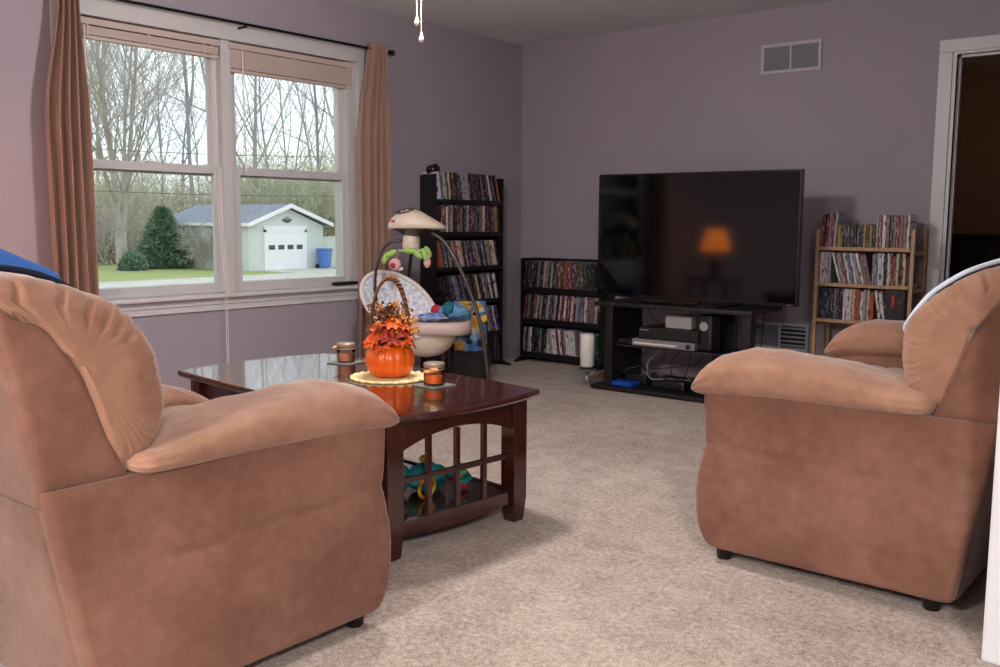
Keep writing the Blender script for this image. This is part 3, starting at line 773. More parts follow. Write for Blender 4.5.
t2 = MB().ball((sx_-.02, sy_+.02, sz_+.115), .02, 12, 8, (1, 1.6, .6), lump(4)).build('yellow_patch', 'toy_yellow', t, world=True, smooth=180)

# ------------------------------------------------------------------ discs
def row_mat():
    m = mat('spine_row', (30, 28, 32), .4); nt = m.node_tree; b = nt.nodes['Principled BSDF']
    tc = nt.nodes.new('ShaderNodeTexCoord'); mp = nt.nodes.new('ShaderNodeMapping'); mp.inputs['Scale'].default_value = (0, 46, 2)
    n = nt.nodes.new('ShaderNodeTexWhiteNoise'); n.noise_dimensions = '3D'; sn = nt.nodes.new('ShaderNodeVectorMath'); sn.operation = 'FLOOR'
    r = nt.nodes.new('ShaderNodeValToRGB'); r.color_ramp.interpolation = 'CONSTANT'; e = r.color_ramp.elements
    e[0].color = lin((26, 24, 28)); e[1].position = .45; e[1].color = lin((70, 64, 72))
    for q, c in ((.6, (140, 132, 136)), (.72, (110, 40, 40)), (.8, (50, 60, 90)), (.9, (30, 28, 30))): k = e.new(q); k.color = lin(c)
    nt.links.new(tc.outputs['Object'], mp.inputs['Vector']); nt.links.new(mp.outputs[0], sn.inputs[0]); nt.links.new(sn.outputs[0], n.inputs['Vector']); nt.links.new(n.outputs['Value'], r.inputs['Fac']); nt.links.new(r.outputs['Color'], b.inputs['Base Color'])
row_mat()
disc_mesh = {}
def case_mesh(ci, h=.19, d=.135):
    k = (ci, round(h, 3))
    if k not in disc_mesh:
        b = .0012; mb = MB()
        # unit thickness 1 along x scaled per copy; front spine slightly rounded towards the viewer (-y)
        sec = [(-.5, 0), (-.5, -d+.002), (-.36, -d), (.36, -d), (.5, -d+.002), (.5, 0)]
        mb.loft([[(x, y, z) for x, y in sec] for z in (0, h)])
        disc_mesh[k] = mb.build('disc_case', 'spine_%d' % ci, data=True)
    return disc_mesh[k]
ORD = ['leftmost', 'second', 'third', 'fourth', 'fifth', 'sixth', 'seventh', 'eighth', 'ninth', 'tenth']+['%dth' % k for k in range(11, 60)]
for k in (21, 31, 41): ORD[k-1] = '%dst' % k
for k in (22, 32): ORD[k-1] = '%dnd' % k
for k in (23, 33): ORD[k-1] = '%drd' % k
def row(root, x0, x1, z, yf, plan, unit, rowname, seed, hts=None, palette=None, cat='disc case', nm='disc_case', tmin=.017, tmax=.025, dep=.135, one=False):
    """stand cases along a shelf from x0 to x1 in the unit's own frame. plan: list of (until fraction, lean degrees, height, palette)"""
    r_ = random.Random(seed); x = x0; k = 0; prev = 0; Mr = wm(root); out = []; big = MB()
    pi_ = 0; L = x1-x0
    while True:
        while pi_ < len(plan)-1 and (x-x0)/L > plan[pi_][0]: pi_ += 1
        fr, lean, hh, pal = plan[pi_]
        if pal == 'gap': x = x0+fr*L+.001; pi_ += 1; 
        if pi_ >= len(plan): break
        fr, lean, hh, pal = plan[pi_]
        le = R(lean+r_.uniform(-1.5, 1.5) if lean else 0)
        th = r_.uniform(tmin, tmax)*(1.25 if r_.random() < .08 else 1); h = hh*(1 if r_.random() < .8 else r_.uniform(.93, 1.0))
        if prev == 0 and le > 0: pass
        if le < 0 and prev == 0: x += h*math.sin(-le)            # top leans to the left: leave room beside an upright case
        adv = th/math.cos(le)+.0012
        if le == 0 and prev > 0: x += h*math.sin(prev)*.95
        if le > prev > 0: pass
        ext = h*math.sin(le) if le > 0 else 0
        if x+adv+ext*(0 if fr < .99 else 1) > x1: break
        ci = r_.choice(pal if isinstance(pal, (list, tuple)) else palette or range(16))
        yy = yf+r_.uniform(0, .008)
        # pivot on the lower corner on the side the case leans towards
        px__ = x+adv/2; zz = z+.0006+th/2*abs(math.sin(le))
        Ml = Matrix.Translation((px__, yy+dep, zz)) @ Matrix.Rotation(le, 4, 'Y')
        sx = th; 
        if one:
            Mf = Mr @ Ml; 
            big.loft([[tuple(Mf @ Vector((a*sx, b_, c))) for a, b_ in ((-.5, -.135), (.5, -.135), (.5, 0), (-.5, 0))] for c in (0, h)])
        else:
            hk = round(hh, 3)
            o = bpy.data.objects.new(nm, case_mesh(ci, hk, dep)); COL.objects.link(o)
            o.matrix_world = Mr @ Ml; o.scale = (sx, 1, h/hk)
            o['label'] = '%s spined case, %s from left on %s' % (SPINES[ci][0], ORD[k] if k else 'first', rowname)
            o['category'] = 'disc case'; o['group'] = 'disc cases in the '+unit
            out.append(o)
        x += adv; k += 1; prev = le
        if (x-x0)/L > 1: break
    if one: return big
    return out
DARKP = [0, 0, 0, 1, 1, 1, 2, 2, 3, 3, 4, 4, 5, 6, 7, 8, 9, 9, 10, 11, 12, 13, 14, 15]
# tall black shelf unit against the window wall
U1 = thing('media_shelf', 'tall black six tier media shelf packed with discs behind the baby swing', 'shelf unit', (.022, 5.175, 0), R(90))
W1 = .74; hw = W1/2; dp = .15
for s_ in (-1, 1):
    MB().box(s_*hw-.012*(s_ > 0)*1-.0*(s_ < 0), s_*hw+.012*(s_ < 0), -dp, 0, .0, 1.395, b=.002).build('side_panel', 'black_wood', U1)
    MB().prism([(-.235, 0), (.0, 0), (.0, .03), (-.15, .035), (-.20, .02), (-.235, .012)], s_*hw-(.022 if s_ > 0 else 0), s_*hw+(.022 if s_ < 0 else 0), ax='x').build('foot', 'black_wood', U1)
zs1 = [.045, .262, .508, .752, 1.0, 1.226]
for i, z in enumerate(zs1):
    s_ = MB().box(-hw+.012, hw-.012, -dp+.002, -.004, z-.02, z, b=.002).box(-hw+.012, hw-.012, -dp, -dp+.008, z-.028, z+.004)
    s_.build('shelf', 'black_wood', U1)
MB().box(-hw+.012, hw-.012, -.004, -.001, .03, 1.30).build('back_panel', 'black_wood', U1)
plans = [[(1, -9, .19, DARKP)], [(1, -14, .19, DARKP)], [(.5, -18, .19, DARKP), (1, -16, .19, DARKP)], [(1, -16, .19, DARKP)], [(.75, 0, .19, DARKP), (1, -5, .19, DARKP)], [(.3, -8, .19, DARKP), (.72, -11, .19, DARKP), (1, -14, .19, DARKP)]]
names = ['the bottom row', 'the fifth row', 'the fourth row', 'the third row', 'the second row', 'the top row']
for i in (5, 4, 3, 2, 1):
    row(U1, -hw+.016, hw-.016, zs1[i]+.0005, -.146, plans[i], 'tall black shelf', names[i]+' of the tall shelf', 20+i, tmin=.018, tmax=.027)
bg_ = row(U1, -hw+.016, hw-.016, zs1[0]+.0005, -.146, plans[0], 'tall black shelf', '', 20, one=True)
o = bg_.build('disc_cases', 'spine_row'); tag(o, 'dim row of dark disc cases on the bottom tier of the tall black shelf', 'disc cases', kind='stuff')
c = MB().lathe([(.02, -.05), (.042, -.048), (.048, -.042), (.048, .042), (.042, .048), (.02, .05)], n=24)
o = c.build('round_tin', 'tv_frame', smooth=40); o.data.transform(Matrix.Rotation(R(80), 4, 'Y')); o.location = (.105, 4.85, 1.3965+.035); o.scale = (.75, .75, .75); tag(o, 'small round black canister lying on the left top corner of the tall shelf', 'canister')

# short black shelf against the back wall
U2 = thing('media_shelf', 'short black three tier media shelf on the back wall beside the television stand', 'shelf unit', (.525, 5.955, 0), 0)
hw = .375
for s_ in (-1, 1):
    MB().box(s_*hw-.014*(s_ > 0), s_*hw+.014*(s_ < 0), -.17, 0, 0, .80, b=.002).build('side_panel', 'black_wood', U2)
    MB().prism([(-.245, 0), (.0, 0), (.0, .03), (-.17, .04), (-.22, .02), (-.245, .012)], s_*hw-(.024 if s_ > 0 else 0), s_*hw+(.024 if s_ < 0 else 0), ax='x').build('foot', 'black_wood', U2)
zs2 = [.075, .335, .577]
for z in zs2:
    MB().box(-hw+.014, hw-.014, -.166, -.004, z-.025, z, b=.002).box(-hw+.014, hw-.014, -.17, -.158, z-.04, z+.004).build('shelf', 'black_wood', U2)
MB().box(-hw+.014, hw-.014, -.004, -.001, .03, .80).build('back_panel', 'black_wood', U2)
BOXS = [7, 7, 5, 12, 7, 14, 10]
row(U2, -hw+.018, hw-.018, zs2[2]+.0005, -.162, [(.42, 5, .20, [0, 1, 3, 4, 2, 0, 9]), (.80, 4, .205, BOXS), (1, 3, .20, [0, 0, 1])], 'short black shelf', 'the top row of the short shelf', 41, tmin=.016, tmax=.023)
row(U2, -hw+.018, hw-.018, zs2[1]+.0005, -.162, [(.55, 6, .19, DARKP), (1, 4, .19, [3, 4, 2, 7, 3, 11, 6, 9])], 'short black shelf', 'the middle row of the short shelf', 42, tmin=.016, tmax=.023)
row(U2, -hw+.018, hw-.018, zs2[0]+.0005, -.162, [(.35, 3, .19, [0, 4, 2, 3, 1, 6]), (.72, -8, .19, [3, 4, 3, 11, 9, 15]), (1, 0, .19, [0, 2, 9, 4, 1, 12])], 'short black shelf', 'the bottom row of the short shelf', 43, tmin=.016, tmax=.023)

# wooden folding rack
U3 = thing('wooden_rack', 'light wooden folding rack of discs on the back wall beside the doorway', 'shelf unit', (2.79, 5.93, 0), 0)
hw = .275
for s_ in (-1, 1):
    x = s_*hw
    sd = MB().box(x-.011, x+.011, -.255, -.232, 0, 1.045, b=.003).box(x-.011, x+.011, -.02, .003, 0, 1.045, b=.003)
    sf = sd.build('side_frame', 'oak', U3)
    for z in (.28, .49, .71, .925): MB().box(x-.008, x+.008, -.232, -.02, z-.028, z-.006).build('rung', 'oak', sf)
zs3 = [.505, .722, .938]
for z in zs3+[.275]:
    s_ = MB()
    for k in range(5): y = -.262+.054*k; s_.box(-hw+.010, hw-.010, y, y+.026, z-.012, z, b=.002)
    s_.box(-hw+.010, hw-.010, -.265, -.258, z-.018, z+.002)
    s_.build('shelf', 'oak', U3)
row(U3, -hw+.016, hw-.016, zs3[2]+.0005, -.25, [(.16, 3, .205, [4, 3, 0, 9, 7]), (.60, 0, .135, [12, 1, 12, 2, 0, 13]), (1, 0, .19, [4, 3, 9, 3, 7, 4, 2])], 'wooden rack', 'the top shelf of the wooden rack', 51, tmin=.014, tmax=.02, dep=.135)
row(U3, -hw+.016, hw-.016, zs3[1]+.0005, -.25, [(.10, 0, .185, [11, 3, 4]), (.58, -14, .185, [6, 7, 3, 4, 0, 9, 3]), (1, 0, .185, [3, 4, 7, 3, 0, 12, 6, 11])], 'wooden rack', 'the middle shelf of the wooden rack', 52, tmin=.014, tmax=.02)
row(U3, -hw+.016, hw-.016, zs3[0]+.0005, -.25, [(.27, 0, .185, [5, 0, 7, 0, 9]), (.60, 0, .185, [3, 3, 4, 11, 3, 10]), (.78, -9, .185, [2, 0, 4, 1, 3])], 'wooden rack', 'the third shelf of the wooden rack', 53, tmin=.014, tmax=.02)
bx = thing('box_set', 'thick black boxed set with red lettering on the lowest shelf of the wooden rack', 'boxed set', (2.985, 5.68+.07, zs3[0]+.001))
MB().box(2.93, 3.035, 5.685, 5.80, zs3[0]+.001, zs3[0]+.191, b=.002).build('box', 'black_plastic', bx, world=True)
lb = MB()
for k in range(5): lb.box(2.962, 2.978, 5.6835, 5.685, .60+.014*k, .61+.014*k)
lb.build('lettering', 'red_mark', bx, world=True)

# ------------------------------------------------------------------ television and stand
TS = thing('television_stand', 'low black television stand with smoked glass shelves', 'television stand', (1.82, 5.33, 0))
MB().box(1.285, 2.365, 5.11, 5.56, .545, .572, b=.008).build('top', 'black_wood', TS, world=True)
base = [(1.27, 5.10), (2.38, 5.10), (2.40, 5.54), (1.25, 5.54)]
b = MB().loft([[(x, y, z) for x, y in base] for z in (.004, .034)]); b.build('base', 'black_wood', TS, world=True, bevel=.006)
for x0, x1 in ((1.355, 1.415), (2.30, 2.355)):
    MB().box(x0, x1, 5.125, 5.50, .034, .545, b=.004).build('upright', 'black_wood', TS, world=True) if x0 < 2 else MB().box(x0, x1, 5.125, 5.20, .034, .545, b=.004).build('upright', 'black_wood', TS, world=True)
MB().box(1.95, 2.10, 5.46, 5.50, .034, .545, b=.004).build('rear_column', 'black_wood', TS, world=True)
MB().box(1.415, 2.30, 5.17, 5.50, .290, .300, b=.002).build('glass_shelf', 'smoke_glass', TS, world=True)
TV = thing('television', 'large flat screen television on the low black stand', 'television', (1.862, 5.33, .573), R(1.55))
def TL(mb): return mb
x0, x1, z0, z1 = -.680, .676, .022, .815
MB().box(x0, x1, -.018, .03, z0, z1, b=.004).build('housing', 'tv_frame', TV)
MB().box(x0+.010, x1-.010, -.0195, -.017, z0+.018, z1-.012).build('screen', 'tv_screen', TV)
MB().box(x1-.055, x1-.03, -.0205, -.018, z0+.006, z0+.010).build('brand_mark', 'silver', TV)
MB().box(-.45, .45, .03, .055, z0+.08, z1-.25, b=.01).build('rear_housing', 'tv_frame', TV)
MB().box(-.05, .05, -.005, .03, .006, z0+.1, b=.003).build('neck', 'tv_frame', TV)
MB().prism([(-.30, -.12), (.25, -.12), (.29, .12), (-.34, .12)], .001, .010, ax='z').build('stand_base', 'tv_screen', TV)
for k, (pts) in enumerate((([(2.07, 5.40, .70), (2.065, 5.90, .58), (2.064, 5.958, .45), (2.052, 5.958, .2), (2.04, 5.958, .01)]),)):
    tag(MB().tube(smooth_path(pts, 8), .0035, n=6).build('power_cable', 'black_plastic', smooth=180), 'thin black cable hanging down the back wall beside the television', 'cable')
# boxes on the stand
dv = thing('disc_player', 'silver disc player on the glass shelf of the television stand', 'disc player', (1.77, 5.30, .301))
MB().box(1.545, 1.985, 5.155, 5.46, .305, .350, b=.004).build('body', 'silver', dv, world=True)
MB().box(1.56, 1.86, 5.1525, 5.156, .318, .328).build('display_strip', 'plush_white', dv, world=True)
kb = MB().lathe([(.0165, 0), (.0165, .012), (.014, .014)], n=20, M=Matrix.Translation((1.945, 5.156, .327)) @ Matrix.Rotation(R(90), 4, 'X')); kb.build('knob', 'smoke_glass', dv, world=True, smooth=40)
for x in (1.57, 1.96): MB().box(x-.012, x+.012, 5.18, 5.20, .3005, .306).build('foot', 'black_plastic', dv, world=True)
dv = thing('cable_box', 'black cable box stacked on the silver disc player', 'cable box', (1.78, 5.30, .351))
MB().box(1.585, 2.0, 5.165, 5.42, .3525, .425, b=.005).build('body', 'black_plastic', dv, world=True)
MB().box(1.60, 1.66, 5.162, 5.166, .405, .410).build('display_light', 'grey_box', dv, world=True)
o = MB().box(1.755, 1.935, 5.20, 5.36, .426, .505, b=.008).build('router', 'grey_box'); tag(o, 'pale grey plastic box on top of the black cable box', 'box')
dv = thing('speaker', 'small black rounded speaker right of the pale grey box', 'speaker', (2.02, 5.30, .426))
MB().box(1.965, 2.075, 5.20, 5.32, .302, .525, b=.02).build('body', 'black_plastic', dv, world=True)
MB().lathe([(.028, 0), (.022, -.004), (.008, .004)], n=20, M=Matrix.Translation((2.02, 5.199, .455)) @ Matrix.Rotation(R(90), 4, 'X')).build('cone', 'grey_box', dv, world=True, smooth=50)
dv['label'] = 'small black speaker on the glass shelf beside the stacked boxes'
o = MB().box(1.425, 1.535, 5.19, 5.30, .301, .335, b=.008).build('adapter', 'black_plastic'); tag(o, 'small black adapter left of the silver disc player', 'adapter')
bl = thing('hard_drive', 'bright blue flat box on the left end of the stand base', 'box', (1.48, 5.20, .035))
MB().box(1.395, 1.560, 5.135, 5.235, .035, .062, b=.006).build('box', 'blue_plastic', bl, world=True)
MB().box(1.545, 1.562, 5.13, 5.24, .036, .064, b=.004).build('end_cap', 'blue_plastic', bl, world=True)
o = MB().box(1.44, 1.60, 5.25, 5.36, .0345, .09, b=.012).build('game_console', 'black_plastic'); tag(o, 'low black box behind the blue box on the stand base', 'box')
o = MB().box(1.66, 1.90, 5.20, 5.40, .0345, .10, b=.02).build('power_brick', 'black_plastic'); tag(o, 'wide black box under the tangled cables on the stand base', 'box')
rc = random.Random(11)
for k in range(7):
    xa = 1.46+.075*k+rc.uniform(-.02, .02); xb = 1.45+rc.uniform(0, .5)
    pts = [(xa, 5.42, .27), (xa+rc.uniform(-.06, .03), 5.30+rc.uniform(-.06, .06), .20), (min(2.2, max(1.43, xb-.06)), 5.22+rc.uniform(-.04, .04), .10+rc.uniform(0, .03)), (xb+.08, 5.16+rc.uniform(-.0, .03), .112), (xb+.2, 5.24, .108), (xb+.12, 5.34, .11)]
    o = MB().tube(smooth_path(pts, 8), .0032, n=5).build('cable', 'black_plastic' if k != 3 else 'grey_box', smooth=180)
    tag(o, ('grey' if k == 3 else 'black')+' cable in the tangle under the glass shelf of the television stand', 'cable', 'cables under the television stand')
pts = [(1.50, 5.43, .54), (1.52, 5.42, .48), (1.56, 5.40, .45), (1.66, 5.38, .43)]
tag(MB().tube(smooth_path(pts, 8), .0028, n=5).build('cable', 'black_plastic', smooth=180), 'thin black cable drooping from the stand top to the cable box', 'cable')

# candle on its holder
cn = thing('candle_holder', 'clear glass and metal candle holder on the carpet by the short shelf', 'candle holder', (1.157, 5.23, 0))
MB().lathe([(.048, 0), (.050, .004), (.020, .010), (.010, .018), (.018, .032), (.018, .042), (.009, .055), (.011, .070), (.030, .086), (.062, .094), (.064, .104), (.05, .105), (.001, .103)], n=32).build('pedestal', 'silver', cn, smooth=50)
MB().lathe([(.050, .105), (.050, .118), (.046, .119)], n=32).build('band', 'black_plastic', cn, smooth=40)
cd1 = thing('pillar_candle', 'thick white pillar candle standing on the holder', 'candle', (1.157, 5.23, .1195))
MB().lathe([(.044, 0), (.047, .003), (.047, .212), (.043, .218), (.030, .212), (.001, .208)], n=32).build('wax', 'candle_white', cd1, smooth=50)
MB().cyl((0, 0, .205), (.001, 0, .222), .0012, n=5).build('wick', 'black_plastic', cd1)

# ------------------------------------------------------------------ baby swing
SW = thing('baby_swing', 'cream baby swing with toy mobile between the window curtain and tall shelf', 'baby swing', (.75, 4.12, 0))
RV = Vector((.7741, .6331, 0)); DV = Vector((-.6331, .7741, 0)); O_ = Vector((.75, 4.12, 0))
def Q(u, d, z): return O_+RV*u+DV*d+Vector((0, 0, z))
MQ = Matrix((RV, DV, Vector((0, 0, 1)))).transposed().to_4x4(); MQ.translation = O_
def sb(mb, name, m, p=SW, **k):
    inv = wm(p).inverted() @ MQ
    mb.v = [tuple(inv @ Vector(v)) for v in mb.v]
    return mb.build(name, m, p, **k)
# motor hood
loops = []
for i in range(25):
    t_ = i/24; u = -.235+.34*t_
    w_ = .115*math.sqrt(max(0, 1-abs(2*t_-1)**2.6))*(1.0-.25*t_)+.002
    hgt = interp([(0, .02), (.06, .055), (.15, .085), (.3, .108), (.42, .112), (.6, .092), (.8, .052), (1, .01)], t_)
    l = []
    for j in range(28):
        a = 2*PI*j/28; c, s_ = math.cos(a), math.sin(a)
        l.append((u, w_*math.copysign(abs(c)**.8, c), 1.040+(hgt*abs(s_)**.85 if s_ > 0 else -.012*abs(s_))))
    loops.append(l)
hood = sb(MB().loft(loops), 'motor_hood', 'swing_cream', smooth=180)
lb = MB()
for k in range(3): lb.ball((-.17+.03*k, -.03, 1.128+.012*k-.004*k*k), .014, 12, 6, (1, 1.2, .25))
sb(lb, 'control_buttons', 'swing_tube', hood, smooth=180) if False else None
inv = wm(SW).inverted() @ MQ
def sub_(mb, name, m, par, **k):
    mb.v = [tuple(inv @ Vector(v)) for v in mb.v]; return mb.build(name, m, par, **k)
pan = MB(); pan.tube([(-.135+.058*math.cos(a), -.045+.036*math.sin(a), 1.138+.012*math.cos(a)-.010*-math.sin(a)) for a in [2*PI*k/24 for k in range(24)]], .004, n=6, closed=True)
for k in range(3): pan.ball((-.165+.03*k, -.045, 1.134+.008*k), .010, 10, 6, (1, 1, .7))
sub_(pan, 'control_panel', 'swing_tube', hood, smooth=180)
sub_(MB().ball((-.195, -.078, 1.078), .016, 14, 8, (1.1, .35, .45)), 'red_emblem', 'red_mark', hood, smooth=180)
sb(MB().lathe([(.02, .0), (.055, .0), (.10, .028), (.13, .040)], (-.085, 0, .992), 28), 'hood_skirt', 'swing_tube', smooth=50)
sb(MB().lathe([(.045, -.09), (.052, -.07), (.048, -.03), (.040, .005)], (-.10, -.01, .998), 24), 'neck', 'swing_cream', smooth=60)
# mobile with soft toys
mob = sb(MB().tube([(-.095+.075*math.cos(a), -.01+.075*math.sin(a), .905) for a in [2*PI*k/30 for k in range(30)]], .006, n=6, closed=True).box(-.17, -.02, -.014, -.006, .902, .908).box(-.099, -.091, -.085, .065, .902, .908), 'mobile_ring', 'swing_cream', smooth=60)
def leafb(c, ax, r=.034):
    return MB().ball((0, 0, 0), r, 14, 8, (1.25, .6, .55), M=Matrix.Translation(c) @ Euler(ax).to_matrix().to_4x4())
for c, ax in (((-.215, -.05, .885), (0, -.5, 0)), ((-.245, -.04, .862), (0, -1.1, 0)), ((-.10, -.09, .905), (0, .1, 0)), ((-.055, -.085, .885), (0, .7, 0)), ((-.015, -.06, .88), (0, 1.2, 0)), ((.0, .0, .895), (0, 1.0, .8)), ((-.10, .07, .90), (0, .3, 1))):
    sb(leafb(c, ax), 'plush_leaf', 'plush_green', smooth=180)
b = sb(MB().ball((-.19, -.06, .822), .036, 18, 12, (1, .8, 1.05)).tube([(-.17, -.04, .90), (-.185, -.055, .85)], .002, n=5), 'plush_bird', 'plush_pink', smooth=180)
sub_(MB().ball((-.20, -.085, .818), .017, 12, 8, (1, .6, 1)), 'bird_face', 'plush_rose', b, smooth=180)
sub_(MB().ball((-.165, -.05, .797), .018, 12, 8, (1.4, .7, .7)), 'bird_tail', 'plush_white', b, smooth=180)
sb(MB().ball((.0, -.05, .835), .026, 16, 10, (.85, .8, 1.25)).ball((.005, -.05, .868), .014, 12, 8).tube([(-.015, -.04, .905), (.0, -.05, .87)], .002, n=5), 'plush_bear', 'plush_pink', smooth=180)
# tubes: hanger arm, two long legs, floor rails
sb(MB().tube(smooth_path([(-.09, .02, .965), (-.17, .0, .963), (-.235, -.01, .945), (-.28, -.01, .885), (-.305, -.01, .81), (-.315, 0, .73), (-.31, .02, .60), (-.25, .03, .46), (-.12, .03, .40)], 8), .009, n=10), 'hanger_arm', 'swing_tube', smooth=180)
sb(MB().tube(smooth_path([(.02, -.01, 1.012), (.10, -.03, .955), (.18, -.06, .83), (.265, -.09, .64), (.33, -.12, .42), (.365, -.14, .16), (.375, -.15, .02)], 8), .012, n=10), 'leg', 'swing_tube', smooth=180)
sb(MB().tube(smooth_path([(-.08, .06, 1.012), (-.10, .16, .955), (-.13, .26, .83), (-.16, .34, .60), (-.18, .39, .30), (-.18, .41, .02)], 8), .012, n=10), 'leg', 'swing_tube', smooth=180)
sb(MB().tube([(.375, -.15, .013), (.15, -.22, .013), (-.25, -.20, .013), (-.33, -.1, .013)], .012, n=10).tube([(.40, -.16, .013), (.375, -.15, .013), (.22, .20, .013), (-.18, .41, .013), (-.22, .42, .013)], .012, n=10), 'floor_frame', 'swing_tube', smooth=180)
sb(MB().tube([(-.12, .03, .40), (-.02, .02, .36)], .014, n=10), 'seat_bracket', 'swing_tube', smooth=180)
# seat: reclined padded back, front rim and bowl
c0 = Vector((-.175, .0, .585)); A_ = Vector((-.215, .05, .135)); B_ = Vector((-.065, -.125, -.125)); N_ = -A_.cross(B_).normalized()
if N_.y > 0: N_ = -N_
def dish(r, a, off=0): 
    p = c0+A_*math.cos(a)*r+B_*math.sin(a)*r
    return p-N_*(.075*(1-r*r))+N_*off
lp = [[tuple(dish(r, 2*PI*k/48)) for k in range(48)] for r in (.02, .2, .4, .6, .75, .88, .98)]
lq = [[tuple(dish(r, 2*PI*k/48, -.03)) for k in range(48)] for r in (.98, .8, .5, .02)]
sb(MB().loft(lp+lq), 'seat_pad', 'swing_fabric', smooth=180)
sb(MB().tube([tuple(dish(1.0, 2*PI*k/48)) for k in range(48)], .013, n=10, closed=True), 'pad_rim', 'plush_white', smooth=180)
def rim(su, sd, z, n=56): return [(.055+su*math.copysign(abs(math.cos(2*PI*k/n))**.7, math.cos(2*PI*k/n)), sd*math.copysign(abs(math.sin(2*PI*k/n))**.8, math.sin(2*PI*k/n)), z) for k in range(n)]
sb(MB().loft([rim(.17, .11, .470), rim(.178, .118, .484), rim(.195, .135, .486), rim(.208, .15, .472), rim(.212, .152, .440), rim(.205, .146, .412), rim(.185, .128, .405), rim(.15, .10, .41)], cap0=True, cap1=True), 'seat_rim', 'swing_tray', smooth=180)
bl_ = []
for k in range(12):
    t_ = k/11; s_ = math.sqrt(max(0, 1-t_**2.2))
    bl_.append([(.0-.01*t_+(.165*s_+.004)*math.cos(a)-.0, (.115*s_+.004)*math.sin(a), .412-.150*t_) for a in [2*PI*j/36 for j in range(36)]])
sb(MB().loft(bl_), 'seat_bowl', 'swing_cream', smooth=180)
# blankets lying in the seat
def lumpy(c, r, sc, seed, amp=.25): return MB().ball(c, r, 36, 22, sc, lambda d: 1+amp*noise.noise(d*2.1+Vector((seed, 0, 0)))+.08*noise.noise(d*7+Vector((seed, 3, 0))), M=MQ)
bk = thing('baby_blanket', 'folded teal and light blue baby blanket lying in the swing seat', 'blanket', tuple(Q(.14, .02, .485)))
lumpy((.145, .02, .535), .062, (1.65, 1.1, .75), 3).build('folded_cloth', 'blanket_sky', bk, world=True, smooth=180)
lumpy((.125, .0, .55), .058, (.72, 1.1, .82), 8, .15).build('teal_panel', 'blanket_teal', bk, world=True, smooth=180)
lumpy((.05, .03, .545), .035, (1, 1, .9), 5, .15).build('red_corner', 'toy_red', bk, world=True, smooth=180)
tag(lumpy((.02, -.03, .508), .055, (1.8, 1.25, .48), 12).build('patterned_cloth', 'blanket_white', smooth=180), 'blue and white patterned cloth on the swing seat beside the folded blanket', 'cloth')
# play mat standing behind the swing
pm = thing('play_mat', 'blue and yellow printed play mat rolled up behind the baby swing', 'play mat', tuple(Q(.27, .30, .262)))
kb_ = MB().loft([[(.245+(.125+.02*z)*math.copysign(abs(math.cos(a))**.5, math.cos(a)), .33+.10*math.copysign(abs(math.sin(a))**.5, math.sin(a)), z) for a in [2*PI*j/32 for j in range(32)]] for z in (0, .02, .12, .24, .26)], M=MQ).build('storage_bin', 'tv_frame', smooth=50); tag(kb_, 'low black bin behind the baby swing carrying the printed mat', 'bin')
def Lp(mb): return mb
mb = MB(); mb.loft([[(.245+(.100+.010*math.sin(5*a+z*9))*math.cos(a), .33+.07*math.sin(a), z) for a in [2*PI*j/32 for j in range(32)]] for z in [.262, .27, .30, .34, .40, .45, .50, .53, .56, .575]], M=MQ); mb.build('mat_roll', 'mat_print', pm, world=True, smooth=180)
rp = random.Random(5)
for k in range(4):
    a = -PI/2+rp.uniform(-1.1, 1.1); z = rp.uniform(.32, .52)
    c = (.245+.103*math.cos(a), .33+.072*math.sin(a), z)
    MB().ball(c, rp.uniform(.015, .024), 12, 8, (1, .4, 1.1), M=MQ).build('patch', ['toy_yellow', 'toy_yellow', 'blanket_teal', 'tv_frame', 'toy_yellow', 'toy_red'][k % 6], pm, world=True, smooth=180)

# ------------------------------------------------------------------ ceiling fan (its pull chains hang into the picture)
fx, fy = 2.15, 2.61
FN = thing('ceiling_fan', 'white ceiling fan whose two pull chains hang at the top of the picture', 'ceiling fan', (fx, fy, H), .5)
MB().lathe([(.07, 0), (.07, -.03), (.02, -.05), (.015, -.09), (.09, -.10), (.11, -.13), (.11, -.19), (.08, -.215), (.05, -.22)], n=32).build('motor', 'fan_white', FN, smooth=40)
for k in range(5):
    M_ = Matrix.Rotation(2*PI*k/5, 4, 'Z') @ Matrix.Translation((0, 0, -.165)) @ Matrix.Rotation(R(10), 4, 'X')
    bl = MB().prism([(.18, -.05), (.30, -.062), (.54, -.065), (.60, -.04), (.60, .04), (.54, .065), (.30, .062), (.18, .05)], -.003, .003, M=M_, ax='z').build('blade', 'fan_white', FN)
    MB().box(.09, .22, -.015, .015, -.004, .006, M=M_).build('blade_arm', 'brass', bl)
MB().lathe([(.03, -.34), (.09, -.325), (.125, -.285), (.13, -.245), (.07, -.235)], n=32).build('light_bowl', 'fan_bowl', FN, smooth=50)
for (du, zb, nm) in ((-.0085, 1.802, 'first'), (.0075, 1.742, 'second')):
    c = Vector((fx, fy, 0))+RV*du
    ch = MB(); ch.tube([(c.x, c.y, zb+.035), (c.x, c.y, H-.22)], .0016, n=6)
    for k in range(60): ch.ball((c.x, c.y, zb+.04+k*.0062), .0026, 6, 4)
    p = ch.build('pull_chain', 'pendant', FN, world=True)
    MB().lathe([(.0015, .040), (.003, .030), (.008, .012), (.0095, .004), (.006, -.003), (.001, -.006)], (c.x, c.y, zb), 16).build('pendant', 'pendant', p, world=True, smooth=60)

